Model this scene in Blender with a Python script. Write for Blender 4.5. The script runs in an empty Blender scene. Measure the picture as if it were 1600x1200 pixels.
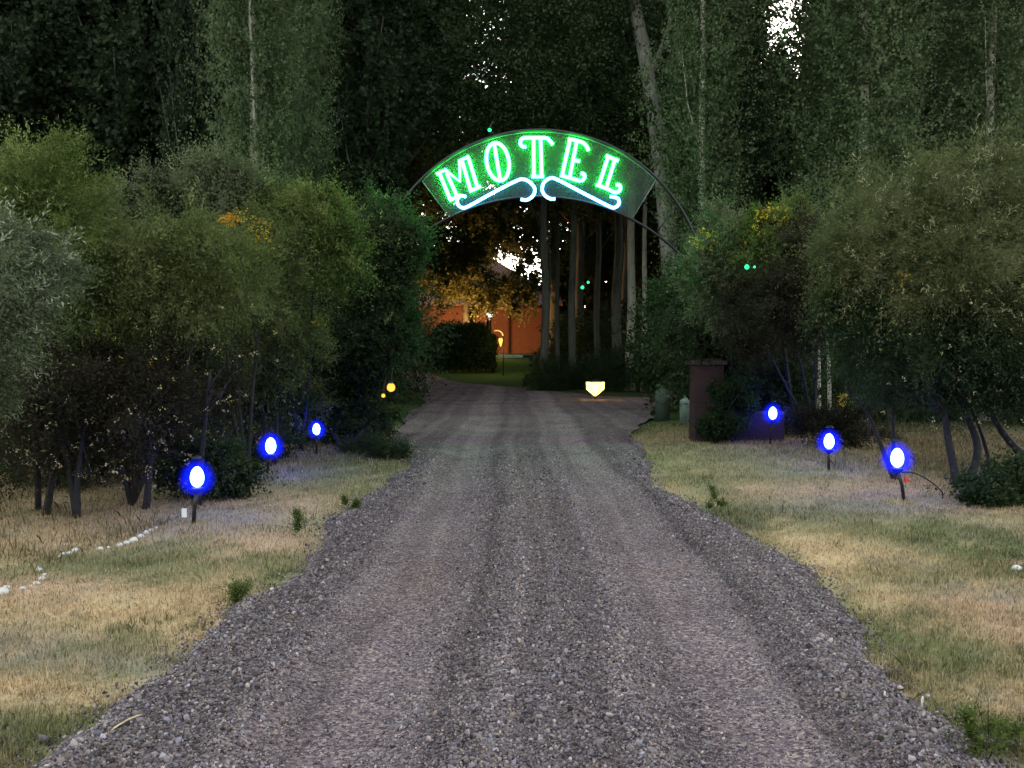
import bpy, math, random
import numpy as np
from mathutils import Vector, Matrix
R = math.radians
rnd = random.Random(7)
rng = np.random.default_rng(11)
S = bpy.context.scene
COL = S.collection

# ------------------------------------------------------------------ camera, sky, sun, exposure
FPX, TH, EYE = 1350.0, math.atan(50.0 / 1350.0), 1.6
cam_d = bpy.data.cameras.new("camera")
cam_d.sensor_width = 36.0
cam_d.lens = 36.0 * FPX / 1600.0
cam_d.clip_start, cam_d.clip_end = 0.05, 3000.0
cam = bpy.data.objects.new("camera", cam_d)
COL.objects.link(cam)
cam.location = (0, 0, EYE)
cam.rotation_euler = (math.pi / 2 - TH, 0, 0)
S.camera = cam

SUN_EL, SUN_AZ = 3.0, 24.0            # low, ahead and a little to the east of the road
W = bpy.data.worlds.new("World")
S.world = W
W.use_nodes = True
nt = W.node_tree
nt.nodes.clear()
sky = nt.nodes.new("ShaderNodeTexSky")
sky.sky_type = 'NISHITA'
sky.sun_disc = False
sky.sun_elevation = R(SUN_EL)
sky.sun_rotation = R(SUN_AZ)
sky.air_density, sky.dust_density, sky.ozone_density = 1.0, 2.0, 1.0
hs = nt.nodes.new("ShaderNodeHueSaturation")
hs.inputs["Saturation"].default_value = 0.32
bg = nt.nodes.new("ShaderNodeBackground")
bg.inputs["Strength"].default_value = 0.15
wo = nt.nodes.new("ShaderNodeOutputWorld")
nt.links.new(sky.outputs[0], hs.inputs["Color"])
nt.links.new(hs.outputs[0], bg.inputs[0])
nt.links.new(bg.outputs[0], wo.inputs[0])

sl = bpy.data.lights.new("sun", 'SUN')
sl.energy, sl.angle, sl.color = 0.12, R(12), (1.0, 0.85, 0.66)
so = bpy.data.objects.new("sun", sl)
COL.objects.link(so)
sd = Vector((math.sin(R(SUN_AZ)) * math.cos(R(SUN_EL)), math.cos(R(SUN_AZ)) * math.cos(R(SUN_EL)), math.sin(R(SUN_EL))))
so.rotation_euler = sd.to_track_quat('Z', 'Y').to_euler()

S.view_settings.view_transform = 'Standard'
S.view_settings.look = 'None'
S.view_settings.gamma = 1.0
S.view_settings.exposure = 4.05
S.render.engine = 'CYCLES'
cy = S.cycles
cy.max_bounces, cy.diffuse_bounces, cy.glossy_bounces = 4, 2, 2
cy.transmission_bounces, cy.transparent_max_bounces = 4, 10
cy.sample_clamp_indirect = 4.0
cy.use_denoising = True
cy.caustics_reflective = cy.caustics_refractive = False


# ------------------------------------------------------------------ helpers
def smooth(a, b, x):
    t = np.clip((np.asarray(x, float) - a) / (b - a), 0, 1)
    return t * t * (3 - 2 * t)


def gz(x, y):
    """height of the terrain: level, then a lawn that climbs to the house"""
    return 1.5 * smooth(44, 61, y)


def ray(px, py):
    c, s = math.cos(TH), math.sin(TH)
    dx, dv = px - 800.0, -(py - 600.0)
    return np.array([dx, FPX * c + dv * s, -FPX * s + dv * c])


def at(px, py, D):
    """the point D metres ahead that is seen at (px, py) of the 1600 x 1200 photograph"""
    r = ray(px, py)
    p = r * (D / r[1])
    return np.array([p[0], p[1], p[2] + EYE])


def gp(px, py):
    """the point of level ground seen at (px, py)"""
    r = ray(px, py)
    p = r * (-EYE / r[2])
    return np.array([p[0], p[1], 0.0])


def tag(o, label=None, cat=None, group=None, kind=None):
    if label: o["label"] = label
    if cat: o["category"] = cat
    if group: o["group"] = group
    if kind: o["kind"] = kind
    return o


def link(name, me, parent=None, loc=(0, 0, 0)):
    o = bpy.data.objects.new(name, me)
    COL.objects.link(o)
    o.location = loc
    if parent is not None:
        o.parent = parent
    return o


def thing(name, label, cat, loc=(0, 0, 0), group=None, rz=0.0):
    o = bpy.data.objects.new(name, None)
    COL.objects.link(o)
    o.empty_display_size = 0.2
    o.location = loc
    o.rotation_euler = (0, 0, rz)
    return tag(o, label, cat, group)


def copy_tree(o, parent=None):
    c = o.copy()
    COL.objects.link(c)
    if parent is not None:
        c.parent = parent
    for ch in list(o.children):
        copy_tree(ch, c)
    return c


def mesh_np(name, V, F, mats=(), col=None, smooth_shade=False):
    me = bpy.data.meshes.new(name)
    V = np.ascontiguousarray(V, np.float32)
    F = np.ascontiguousarray(F, np.int32)
    n, k = F.shape
    me.vertices.add(len(V))
    me.vertices.foreach_set("co", V.ravel())
    me.loops.add(n * k)
    me.loops.foreach_set("vertex_index", F.ravel())
    me.polygons.add(n)
    me.polygons.foreach_set("loop_start", np.arange(0, n * k, k, dtype=np.int32))
    if smooth_shade:
        me.polygons.foreach_set("use_smooth", np.ones(n, bool))
    if col is not None:
        a = me.attributes.new("tint", 'FLOAT_COLOR', 'POINT')
        c4 = np.ones((len(V), 4), np.float32)
        c4[:, :3] = col
        a.data.foreach_set("color", c4.ravel())
    for m in mats:
        me.materials.append(m)
    me.update(calc_edges=True)
    return me


class MB:
    """collects boxes, tubes and turned shapes into one mesh"""

    def __init__(self):
        self.v, self.f = [], []

    def add(self, vs, fs):
        b = len(self.v)
        self.v += [tuple(map(float, p)) for p in vs]
        self.f += [tuple(b + i for i in q) for q in fs]
        return self

    def box(self, c, s, rot=None, taper=1.0):
        x, y, z = s[0] / 2, s[1] / 2, s[2] / 2
        vs = []
        for (i, j, k) in [(-1, -1, -1), (1, -1, -1), (1, 1, -1), (-1, 1, -1), (-1, -1, 1), (1, -1, 1), (1, 1, 1), (-1, 1, 1)]:
            t = taper if k > 0 else 1.0
            p = Vector((i * x * t, j * y * t, k * z))
            if rot is not None:
                p = rot @ p
            vs.append((p.x + c[0], p.y + c[1], p.z + c[2]))
        return self.add(vs, [(0, 3, 2, 1), (4, 5, 6, 7), (0, 1, 5, 4), (1, 2, 6, 5), (2, 3, 7, 6), (3, 0, 4, 7)])

    def tube(self, pts, rad, n=8, cap=True):
        pts = [Vector([float(q) for q in p]) for p in pts]
        rr = rad if hasattr(rad, '__len__') else [rad] * len(pts)
        vs, fs = [], []
        prev = None
        for i, p in enumerate(pts):
            t = (pts[min(i + 1, len(pts) - 1)] - pts[max(i - 1, 0)]).normalized()
            if prev is None:
                a = Vector((0, 1, 0)) if abs(t.y) < 0.9 else Vector((1, 0, 0))
                u = t.cross(a).normalized()
            else:
                u = (prev - t * prev.dot(t)).normalized()
            prev = u
            w = t.cross(u)
            for k in range(n):
                a = 2 * math.pi * k / n
                vs.append(p + (u * math.cos(a) + w * math.sin(a)) * rr[i])
        for i in range(len(pts) - 1):
            for k in range(n):
                a, b = i * n + k, i * n + (k + 1) % n
                fs.append((a, b, b + n, a + n))
        if cap:
            fs.append(tuple(range(n - 1, -1, -1)))
            fs.append(tuple((len(pts) - 1) * n + k for k in range(n)))
        return self.add(vs, fs)

    def lathe(self, prof, n=20, c=(0, 0, 0)):
        vs, fs = [], []
        for (r, z) in prof:
            for k in range(n):
                a = 2 * math.pi * k / n
                vs.append((c[0] + r * math.cos(a), c[1] + r * math.sin(a), c[2] + z))
        for i in range(len(prof) - 1):
            for k in range(n):
                a, b = i * n + k, i * n + (k + 1) % n
                fs.append((a, b, b + n, a + n))
        fs.append(tuple(range(n - 1, -1, -1)))
        fs.append(tuple((len(prof) - 1) * n + k for k in range(n)))
        return self.add(vs, fs)

    def build(self, name, mat, parent=None, loc=(0, 0, 0), smooth_shade=True, bevel=0.0):
        me = bpy.data.meshes.new(name)
        me.from_pydata(self.v, [], self.f)
        me.materials.append(mat)
        if smooth_shade:
            me.polygons.foreach_set("use_smooth", [len(p.vertices) == 4 for p in me.polygons])
        me.update()
        o = link(name, me, parent, loc)
        if bevel:
            bv = o.modifiers.new("bevel", 'BEVEL')
            bv.width, bv.segments = bevel, 2
        return o


def spline(pts, n=8):
    """Catmull-Rom through the given points"""
    P = [np.array(p, float) for p in pts]
    P = [2 * P[0] - P[1]] + P + [2 * P[-1] - P[-2]]
    out = []
    for i in range(1, len(P) - 2):
        for k in range(n):
            t = k / n
            a, b, c, d = P[i - 1], P[i], P[i + 1], P[i + 2]
            out.append(0.5 * (2 * b + (c - a) * t + (2 * a - 5 * b + 4 * c - d) * t * t + (3 * b - a - 3 * c + d) * t ** 3))
    out.append(P[-2])
    return out


# ------------------------------------------------------------------ materials
def new_mat(name):
    m = bpy.data.materials.new(name)
    m.use_nodes = True
    m.node_tree.nodes.clear()
    out = m.node_tree.nodes.new("ShaderNodeOutputMaterial")
    return m, m.node_tree, out


def ramp(nt, fac, stops):
    r = nt.nodes.new("ShaderNodeValToRGB")
    el = r.color_ramp.elements
    while len(el) < len(stops):
        el.new(0.5)
    for e, (p, c) in zip(el, stops):
        e.position = p
        e.color = (*c, 1)
    nt.links.new(fac, r.inputs[0])
    return r.outputs[0]


def noise(nt, scale, detail=3.0, rough=0.6, vec=None, out="Fac"):
    n = nt.nodes.new("ShaderNodeTexNoise")
    n.inputs["Scale"].default_value = scale
    n.inputs["Detail"].default_value = detail
    n.inputs["Roughness"].default_value = rough
    if vec is not None:
        nt.links.new(vec, n.inputs["Vector"])
    return n.outputs[out]


def obj_vec(nt, scale=(1, 1, 1)):
    t = nt.nodes.new("ShaderNodeTexCoord")
    mp = nt.nodes.new("ShaderNodeMapping")
    mp.inputs["Scale"].default_value = scale
    nt.links.new(t.outputs["Object"], mp.inputs["Vector"])
    return mp.outputs[0]


def mixc(nt, fac, a, b, mode='MIX'):
    m = nt.nodes.new("ShaderNodeMix")
    m.data_type = 'RGBA'
    m.blend_type = mode
    for sock, v in ((m.inputs[0], fac), (m.inputs[6], a), (m.inputs[7], b)):
        if hasattr(v, "links"):
            nt.links.new(v, sock)
        elif isinstance(v, (int, float)):
            sock.default_value = v
        else:
            sock.default_value = (*v, 1)
    return m.outputs[2]


def leaf_mat(name, dark, mid, light, trans=0.45, gloss=0.012):
    """leaves: each its own shade of the plant's greens"""
    m, nt, out = new_mat(name)
    g = nt.nodes.new("ShaderNodeNewGeometry")
    c = ramp(nt, g.outputs["Random Per Island"], [(0.0, dark), (0.5, mid), (0.9, mid), (1.0, light)])
    n = noise(nt, 1.3, 2.0, 0.5, obj_vec(nt))
    c2 = mixc(nt, ramp(nt, n, [(0.4, (0, 0, 0)), (0.65, (1, 1, 1))]), c, mixc(nt, 0.5, c, light))
    d = nt.nodes.new("ShaderNodeBsdfDiffuse")
    t = nt.nodes.new("ShaderNodeBsdfTranslucent")
    gl = nt.nodes.new("ShaderNodeBsdfGlossy")
    gl.inputs["Roughness"].default_value = 0.55
    gl.inputs["Color"].default_value = (0.5, 0.5, 0.5, 1)
    nt.links.new(c2, d.inputs[0])
    nt.links.new(c2, t.inputs[0])
    a = nt.nodes.new("ShaderNodeMixShader")
    a.inputs[0].default_value = trans
    nt.links.new(d.outputs[0], a.inputs[1])
    nt.links.new(t.outputs[0], a.inputs[2])
    b = nt.nodes.new("ShaderNodeMixShader")
    b.inputs[0].default_value = gloss
    nt.links.new(a.outputs[0], b.inputs[1])
    nt.links.new(gl.outputs[0], b.inputs[2])
    nt.links.new(b.outputs[0], out.inputs[0])
    return m


def solid(name, c, rough=0.6, metal=0.0, var=0.25, scale=9.0, bump=0.0):
    m, nt, out = new_mat(name)
    p = nt.nodes.new("ShaderNodeBsdfPrincipled")
    p.inputs["Roughness"].default_value = rough
    p.inputs["Metallic"].default_value = metal
    v = obj_vec(nt)
    n = noise(nt, scale, 5.0, 0.65, v)
    cc = ramp(nt, n, [(0.3, tuple(x * (1 - var) for x in c)), (0.7, tuple(min(1, x * (1 + var)) for x in c))])
    nt.links.new(cc, p.inputs["Base Color"])
    if bump:
        b = nt.nodes.new("ShaderNodeBump")
        b.inputs["Strength"].default_value = bump
        b.inputs["Distance"].default_value = 0.02
        nt.links.new(noise(nt, scale * 3, 4.0, 0.6, v), b.inputs["Height"])
        nt.links.new(b.outputs[0], p.inputs["Normal"])
    nt.links.new(p.outputs[0], out.inputs[0])
    return m


def bark(name, dark, light, sc=6.0):
    m, nt, out = new_mat(name)
    p = nt.nodes.new("ShaderNodeBsdfPrincipled")
    p.inputs["Roughness"].default_value = 0.85
    v = obj_vec(nt, (1, 1, 0.22))
    n = noise(nt, sc, 5.0, 0.7, v)
    n2 = noise(nt, 1.2, 2.0, 0.5, obj_vec(nt, (1, 1, 0.6)))
    c = ramp(nt, n, [(0.32, dark), (0.55, light), (0.8, tuple(min(1, x * 1.25) for x in light))])
    c = mixc(nt, ramp(nt, n2, [(0.35, (0, 0, 0)), (0.7, (1, 1, 1))]), c, mixc(nt, 0.6, c, dark))
    nt.links.new(c, p.inputs["Base Color"])
    b = nt.nodes.new("ShaderNodeBump")
    b.inputs["Strength"].default_value = 0.7
    b.inputs["Distance"].default_value = 0.03
    nt.links.new(n, b.inputs["Height"])
    nt.links.new(b.outputs[0], p.inputs["Normal"])
    nt.links.new(p.outputs[0], out.inputs[0])
    return m


def bricks(name, c1, c2, mortar, scale=4.0):
    m, nt, out = new_mat(name)
    p = nt.nodes.new("ShaderNodeBsdfPrincipled")
    p.inputs["Roughness"].default_value = 0.85
    t = nt.nodes.new("ShaderNodeTexCoord")
    s = nt.nodes.new("ShaderNodeSeparateXYZ")
    nt.links.new(t.outputs["Object"], s.inputs[0])
    ad = nt.nodes.new("ShaderNodeMath")
    nt.links.new(s.outputs[0], ad.inputs[0])
    nt.links.new(s.outputs[1], ad.inputs[1])
    cb = nt.nodes.new("ShaderNodeCombineXYZ")
    nt.links.new(ad.outputs[0], cb.inputs[0])
    nt.links.new(s.outputs[2], cb.inputs[1])
    br = nt.nodes.new("ShaderNodeTexBrick")
    nt.links.new(cb.outputs[0], br.inputs["Vector"])
    br.inputs["Color1"].default_value = (*c1, 1)
    br.inputs["Color2"].default_value = (*c2, 1)
    br.inputs["Mortar"].default_value = (*mortar, 1)
    br.inputs["Scale"].default_value = scale
    br.inputs["Mortar Size"].default_value = 0.018
    br.inputs["Brick Width"].default_value = 0.9
    br.inputs["Row Height"].default_value = 0.3
    c = mixc(nt, noise(nt, 2.5, 4.0, 0.6, t.outputs["Object"]), br.outputs["Color"], tuple(x * 0.55 for x in c1))
    nt.links.new(c, p.inputs["Base Color"])
    b = nt.nodes.new("ShaderNodeBump")
    b.inputs["Strength"].default_value = 0.5
    b.inputs["Distance"].default_value = 0.01
    b.invert = True
    nt.links.new(br.outputs["Fac"], b.inputs["Height"])
    nt.links.new(b.outputs[0], p.inputs["Normal"])
    nt.links.new(p.outputs[0], out.inputs[0])
    return m


def glow(name, c, strength):
    m, nt, out = new_mat(name)
    e = nt.nodes.new("ShaderNodeEmission")
    e.inputs[0].default_value = (*c, 1)
    e.inputs[1].default_value = strength
    nt.links.new(e.outputs[0], out.inputs[0])
    return m


def halo_shell(name, c, strength, power=1.6, top=0.9):
    """emissive shell standing in for lens glow round a bulb, fading to clear at its rim"""
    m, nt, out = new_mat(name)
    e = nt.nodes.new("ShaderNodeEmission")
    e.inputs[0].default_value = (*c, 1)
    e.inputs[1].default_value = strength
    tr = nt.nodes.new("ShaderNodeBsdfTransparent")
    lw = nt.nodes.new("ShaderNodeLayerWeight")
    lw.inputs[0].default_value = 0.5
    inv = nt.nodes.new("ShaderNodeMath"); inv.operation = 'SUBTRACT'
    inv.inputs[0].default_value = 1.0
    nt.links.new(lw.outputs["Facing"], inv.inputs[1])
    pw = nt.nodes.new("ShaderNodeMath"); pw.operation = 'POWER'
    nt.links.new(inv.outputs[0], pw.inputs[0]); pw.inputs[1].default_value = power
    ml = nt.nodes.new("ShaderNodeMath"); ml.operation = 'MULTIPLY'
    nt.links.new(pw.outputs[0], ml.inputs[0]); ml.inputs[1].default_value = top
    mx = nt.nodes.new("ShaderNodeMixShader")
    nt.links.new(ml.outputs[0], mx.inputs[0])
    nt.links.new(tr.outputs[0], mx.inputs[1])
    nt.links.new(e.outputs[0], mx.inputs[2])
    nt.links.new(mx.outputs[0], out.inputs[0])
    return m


def tinted(name, bump_scale=60.0, bump=0.4, rough=0.9, var=0.35, trans=0.0, isl=False):
    """takes its colour from the mesh's own tint, broken up by fine noise"""
    m, nt, out = new_mat(name)
    a = nt.nodes.new("ShaderNodeAttribute")
    a.attribute_name = "tint"
    v = obj_vec(nt)
    if isl:
        g = nt.nodes.new("ShaderNodeNewGeometry")
        f = g.outputs["Random Per Island"]
    else:
        f = noise(nt, bump_scale, 4.0, 0.7, v)
    k = ramp(nt, f, [(0.0 if isl else 0.28, (1 - var,) * 3), (1.0 if isl else 0.72, (1 + var,) * 3)])
    c = mixc(nt, 1.0, a.outputs["Color"], k, 'MULTIPLY')
    d = nt.nodes.new("ShaderNodeBsdfDiffuse")
    nt.links.new(c, d.inputs[0])
    last = d.outputs[0]
    if trans:
        t = nt.nodes.new("ShaderNodeBsdfTranslucent")
        nt.links.new(c, t.inputs[0])
        mx = nt.nodes.new("ShaderNodeMixShader")
        mx.inputs[0].default_value = trans
        nt.links.new(last, mx.inputs[1]); nt.links.new(t.outputs[0], mx.inputs[2])
        last = mx.outputs[0]
    if bump:
        b = nt.nodes.new("ShaderNodeBump")
        b.inputs["Strength"].default_value = bump
        b.inputs["Distance"].default_value = 0.02
        nt.links.new(noise(nt, bump_scale, 3.0, 0.7, v), b.inputs["Height"])
        nt.links.new(b.outputs[0], d.inputs["Normal"])
    nt.links.new(last, out.inputs[0])
    return m


def road_mat():
    m, nt, out = new_mat("gravel_bed")
    v = obj_vec(nt)
    vo = nt.nodes.new("ShaderNodeTexVoronoi")
    vo.inputs["Scale"].default_value = 75.0
    nt.links.new(v, vo.inputs["Vector"])
    sp = nt.nodes.new("ShaderNodeSeparateColor")
    nt.links.new(vo.outputs["Color"], sp.inputs[0])
    c = ramp(nt, sp.outputs[0], [(0.0, (0.055, 0.05, 0.056)), (0.45, (0.13, 0.118, 0.125)), (0.8, (0.20, 0.18, 0.175)), (1.0, (0.34, 0.30, 0.27))])
    a = nt.nodes.new("ShaderNodeAttribute")
    a.attribute_name = "tint"
    c = mixc(nt, 1.0, c, a.outputs["Color"], 'MULTIPLY')
    n = noise(nt, 0.9, 5.0, 0.65, v)
    c = mixc(nt, 1.0, c, ramp(nt, n, [(0.3, (0.72, 0.68, 0.72)), (0.55, (1, 0.98, 1.0)), (0.75, (1.15, 1.05, 0.95))]), 'MULTIPLY')
    d = nt.nodes.new("ShaderNodeBsdfDiffuse")
    nt.links.new(c, d.inputs[0])
    b = nt.nodes.new("ShaderNodeBump")
    b.inputs["Strength"].default_value = 0.9
    b.inputs["Distance"].default_value = 0.014
    b.invert = True
    nt.links.new(vo.outputs["Distance"], b.inputs["Height"])
    nt.links.new(b.outputs[0], d.inputs["Normal"])
    nt.links.new(d.outputs[0], out.inputs[0])
    return m


M = {}
M['ground'] = tinted("earth_and_thatch", 38.0, 0.5, var=0.3)
M['road'] = road_mat()
M['pebble'] = tinted("pebble", 90.0, 0.0, var=0.25)
M['grass'] = tinted("grass_blade", 10.0, 0.0, var=0.45, trans=0.3, isl=True)
M['poplar'] = leaf_mat("poplar_leaf", (0.034, 0.054, 0.023), (0.070, 0.104, 0.045), (0.130, 0.165, 0.085))
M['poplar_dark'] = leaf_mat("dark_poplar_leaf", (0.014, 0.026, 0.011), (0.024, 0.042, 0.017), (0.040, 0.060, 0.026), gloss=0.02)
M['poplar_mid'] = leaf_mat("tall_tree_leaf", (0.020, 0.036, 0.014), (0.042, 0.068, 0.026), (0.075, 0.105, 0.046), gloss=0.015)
M['silver'] = leaf_mat("silver_leaf", (0.04, 0.052, 0.028), (0.08, 0.10, 0.052), (0.17, 0.195, 0.115), gloss=0.02)
M['paletip'] = leaf_mat("pale_shoot_leaf", (0.16, 0.19, 0.11), (0.27, 0.30, 0.19), (0.44, 0.46, 0.33), gloss=0.02)
M['strawtip'] = leaf_mat("lit_straw_tip_leaf", (0.16, 0.17, 0.08), (0.27, 0.27, 0.14), (0.42, 0.40, 0.24), gloss=0.02)  # straw and green tips: light on outer sprays put into the colour
M['greentip'] = leaf_mat("lit_tip_leaf", (0.10, 0.14, 0.04), (0.17, 0.21, 0.06), (0.28, 0.31, 0.11), gloss=0.02)
M['feather'] = leaf_mat("yellow_green_leaf", (0.035, 0.058, 0.014), (0.09, 0.125, 0.030), (0.17, 0.20, 0.06))
M['olive'] = leaf_mat("olive_leaf", (0.040, 0.056, 0.017), (0.096, 0.120, 0.036), (0.18, 0.20, 0.075))
M['greygreen'] = leaf_mat("grey_green_leaf", (0.042, 0.058, 0.030), (0.10, 0.12, 0.058), (0.20, 0.215, 0.115))
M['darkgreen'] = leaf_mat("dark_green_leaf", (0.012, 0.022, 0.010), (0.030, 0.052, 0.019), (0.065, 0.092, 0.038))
M['brownish'] = leaf_mat("brown_green_leaf", (0.014, 0.013, 0.008), (0.030, 0.028, 0.015), (0.07, 0.062, 0.034))
M['willow'] = leaf_mat("narrow_willow_leaf", (0.038, 0.046, 0.017), (0.084, 0.098, 0.037), (0.17, 0.18, 0.08))
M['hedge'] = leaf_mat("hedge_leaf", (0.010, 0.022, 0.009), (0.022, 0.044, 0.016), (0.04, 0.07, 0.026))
M['yellow'] = leaf_mat("yellow_blossom", (0.26, 0.21, 0.02), (0.45, 0.34, 0.03), (0.70, 0.52, 0.08), gloss=0.0)
M['orange'] = leaf_mat("orange_blossom", (0.42, 0.18, 0.01), (0.60, 0.29, 0.02), (0.75, 0.44, 0.05), gloss=0.0)
M['pale'] = leaf_mat("pale_dead_leaf", (0.25, 0.20, 0.09), (0.36, 0.30, 0.15), (0.45, 0.40, 0.25), gloss=0.0)
M['bark'] = bark("grey_poplar_bark", (0.026, 0.028, 0.022), (0.085, 0.085, 0.068))
M['bark_pale'] = bark("pale_poplar_bark", (0.22, 0.20, 0.165), (0.40, 0.37, 0.30))
M['bark_mid'] = bark("leaning_trunk_bark", (0.08, 0.076, 0.064), (0.20, 0.19, 0.16))
M['bark_dark'] = bark("dark_shrub_bark", (0.004, 0.0037, 0.0035), (0.013, 0.011, 0.010), 20.0)
M['black'] = solid("black_metal", (0.004, 0.004, 0.0045), 0.5, 0.0)
M['iron'] = solid("black_painted_iron", (0.004, 0.004, 0.0045), 0.4, 0.3)
M['white'] = solid("whitewash", (0.52, 0.50, 0.47), 0.8, 0.0, 0.15, 20.0, 0.4)
M['tagwhite'] = solid("white_plastic", (0.7, 0.7, 0.68), 0.5, 0.0, 0.08)
M['red'] = solid("red_plastic", (0.55, 0.03, 0.025), 0.5)
M['bollard'] = solid("pale_green_paint", (0.12, 0.15, 0.13), 0.6, 0.0, 0.2, 6.0, 0.2)
M['bollard_dark'] = solid("darkened_green_paint", (0.035, 0.048, 0.035), 0.7, 0.0, 0.3, 6.0, 0.2)  # darker copy of the bollard paint, shade put into the colour; also bands
M['brick'] = bricks("dark_red_brick", (0.036, 0.0095, 0.0085), (0.022, 0.0070, 0.0065), (0.036, 0.022, 0.019), 4.0)
M['housebrick'] = bricks("orange_house_brick", (0.125, 0.045, 0.026), (0.085, 0.029, 0.017), (0.11, 0.065, 0.045), 4.0)
M['cap'] = solid("pillar_cap_stone", (0.042, 0.028, 0.024), 0.9, 0.0, 0.3, 12.0, 0.4)
M['roof'] = solid("brown_red_roof_tile", (0.17, 0.07, 0.05), 0.85, 0.0, 0.3, 3.0, 0.5)
M['darkwall'] = solid("grey_render", (0.09, 0.085, 0.085), 0.9)
M['slab'] = solid("pale_kerb_stone", (0.55, 0.54, 0.50), 0.9, 0.0, 0.2, 4.0, 0.3)
M['rim'] = solid("clear_edge_strip", (0.16, 0.20, 0.18), 0.35, 0.2)

# ------------------------------------------------------------------ the road's outline (metres)
RL = np.array([(1.0, -1.95), (3.79, -1.86), (4.52, -1.82), (5.48, -1.74), (6.17, -1.60), (7.9, -1.63), (10.5, -1.55), (12.1, -1.45), (13.6, -1.75), (15.4, -2.2), (20.2, -2.57), (27, -2.76), (36, -3.6), (50, -8.0), (52, -9.0)])
RR = np.array([(1.0, 1.9), (3.37, 1.95), (4.24, 1.97), (5.2, 2.04), (5.7, 2.08), (7.06, 2.1), (8.5, 1.91), (11.1, 1.81), (14.4, 2.13), (16.6, 2.34), (21.6, 3.44), (27, 4.6), (30, 4.9), (30.8, 3.4), (37.2, 0.83), (50, -5.0), (52, -6.5)])


def wob(t, seed, amp):
    r = np.random.default_rng(seed)
    s = 0
    for f in (0.9, 2.1, 4.3, 9.1, 17.0, 31.0):
        s = s + np.sin(t * f + r.uniform(0, 6.28)) / f ** 0.55
    return amp * s / 1.6


def road_l(y): return np.interp(y, RL[:, 0], RL[:, 1]) + wob(y, 1, 0.11)
def road_r(y): return np.interp(y, RR[:, 0], RR[:, 1]) + wob(y, 2, 0.11)


def lump(x, y, seed, freqs):
    r = np.random.default_rng(seed)
    s = np.zeros(np.broadcast(x, y).shape)
    for f in freqs:
        for _ in range(3):
            a = r.uniform(0, 6.28)
            s = s + np.sin(f * (x * math.cos(a) + y * math.sin(a)) + r.uniform(0, 6.28)) / 3
    return s / len(freqs) ** 0.5


# colour of the turf: dry straw with grey and green patches, some grey ones painted lamp spill, as seen in the photograph
TAN, PINK, GREY, GREEN, DEEP, OLIVE = (0.48, 0.345, 0.20), (0.42, 0.29, 0.20), (0.215, 0.20, 0.16), (0.13, 0.15, 0.065), (0.055, 0.08, 0.035), (0.23, 0.21, 0.115)
PATCH = [  # px, py, half width, half height, colour
    (200, 960, 200, 42, TAN), (20, 1010, 150, 26, GREY), (150, 1030, 140, 24, GREY), (60, 1075, 130, 26, TAN), (60, 1130, 110, 36, GREEN), (120, 1050, 60, 20, OLIVE),
    (215, 1005, 60, 22, OLIVE), (280, 880, 150, 24, OLIVE), (170, 885, 110, 22, GREEN), (420, 850, 60, 18, PINK), (440, 880, 46, 28, GREEN), (90, 920, 110, 20, PINK),
    (470, 790, 110, 20, PINK), (400, 805, 90, 14, GREY), (540, 800, 50, 20, GREEN), (590, 715, 60, 22, DEEP), (480, 745, 90, 14, GREY), (560, 760, 60, 14, OLIVE),  # grey by the lamps: their blue spill put into the turf colour
    (1220, 770, 110, 15, PINK), (1290, 790, 120, 16, GREY), (1190, 735, 120, 14, OLIVE), (1090, 730, 60, 22, OLIVE), (1150, 800, 70, 24, DEEP), (1260, 715, 100, 10, GREY),  # the grey patches here also stand in for lamp spill
    (1060, 700, 70, 10, OLIVE), (1330, 865, 120, 26, TAN), (1270, 860, 50, 28, TAN), (1480, 840, 160, 30, GREEN), (1560, 860, 110, 40, DEEP), (1330, 930, 90, 26, TAN), (1400, 900, 120, 20, OLIVE),
    (1420, 990, 80, 36, GREEN), (1560, 960, 120, 36, PINK), (1540, 930, 80, 16, GREY), (1500, 1050, 80, 30, GREEN), (1570, 1080, 80, 30, TAN), (1560, 1140, 70, 26, DEEP), (1500, 1110, 40, 20, GREEN),
    (1450, 760, 80, 14, PINK), (1560, 750, 80, 40, DEEP), (1110, 760, 30, 24, GREEN), (1440, 960, 60, 20, GREEN),
]


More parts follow.
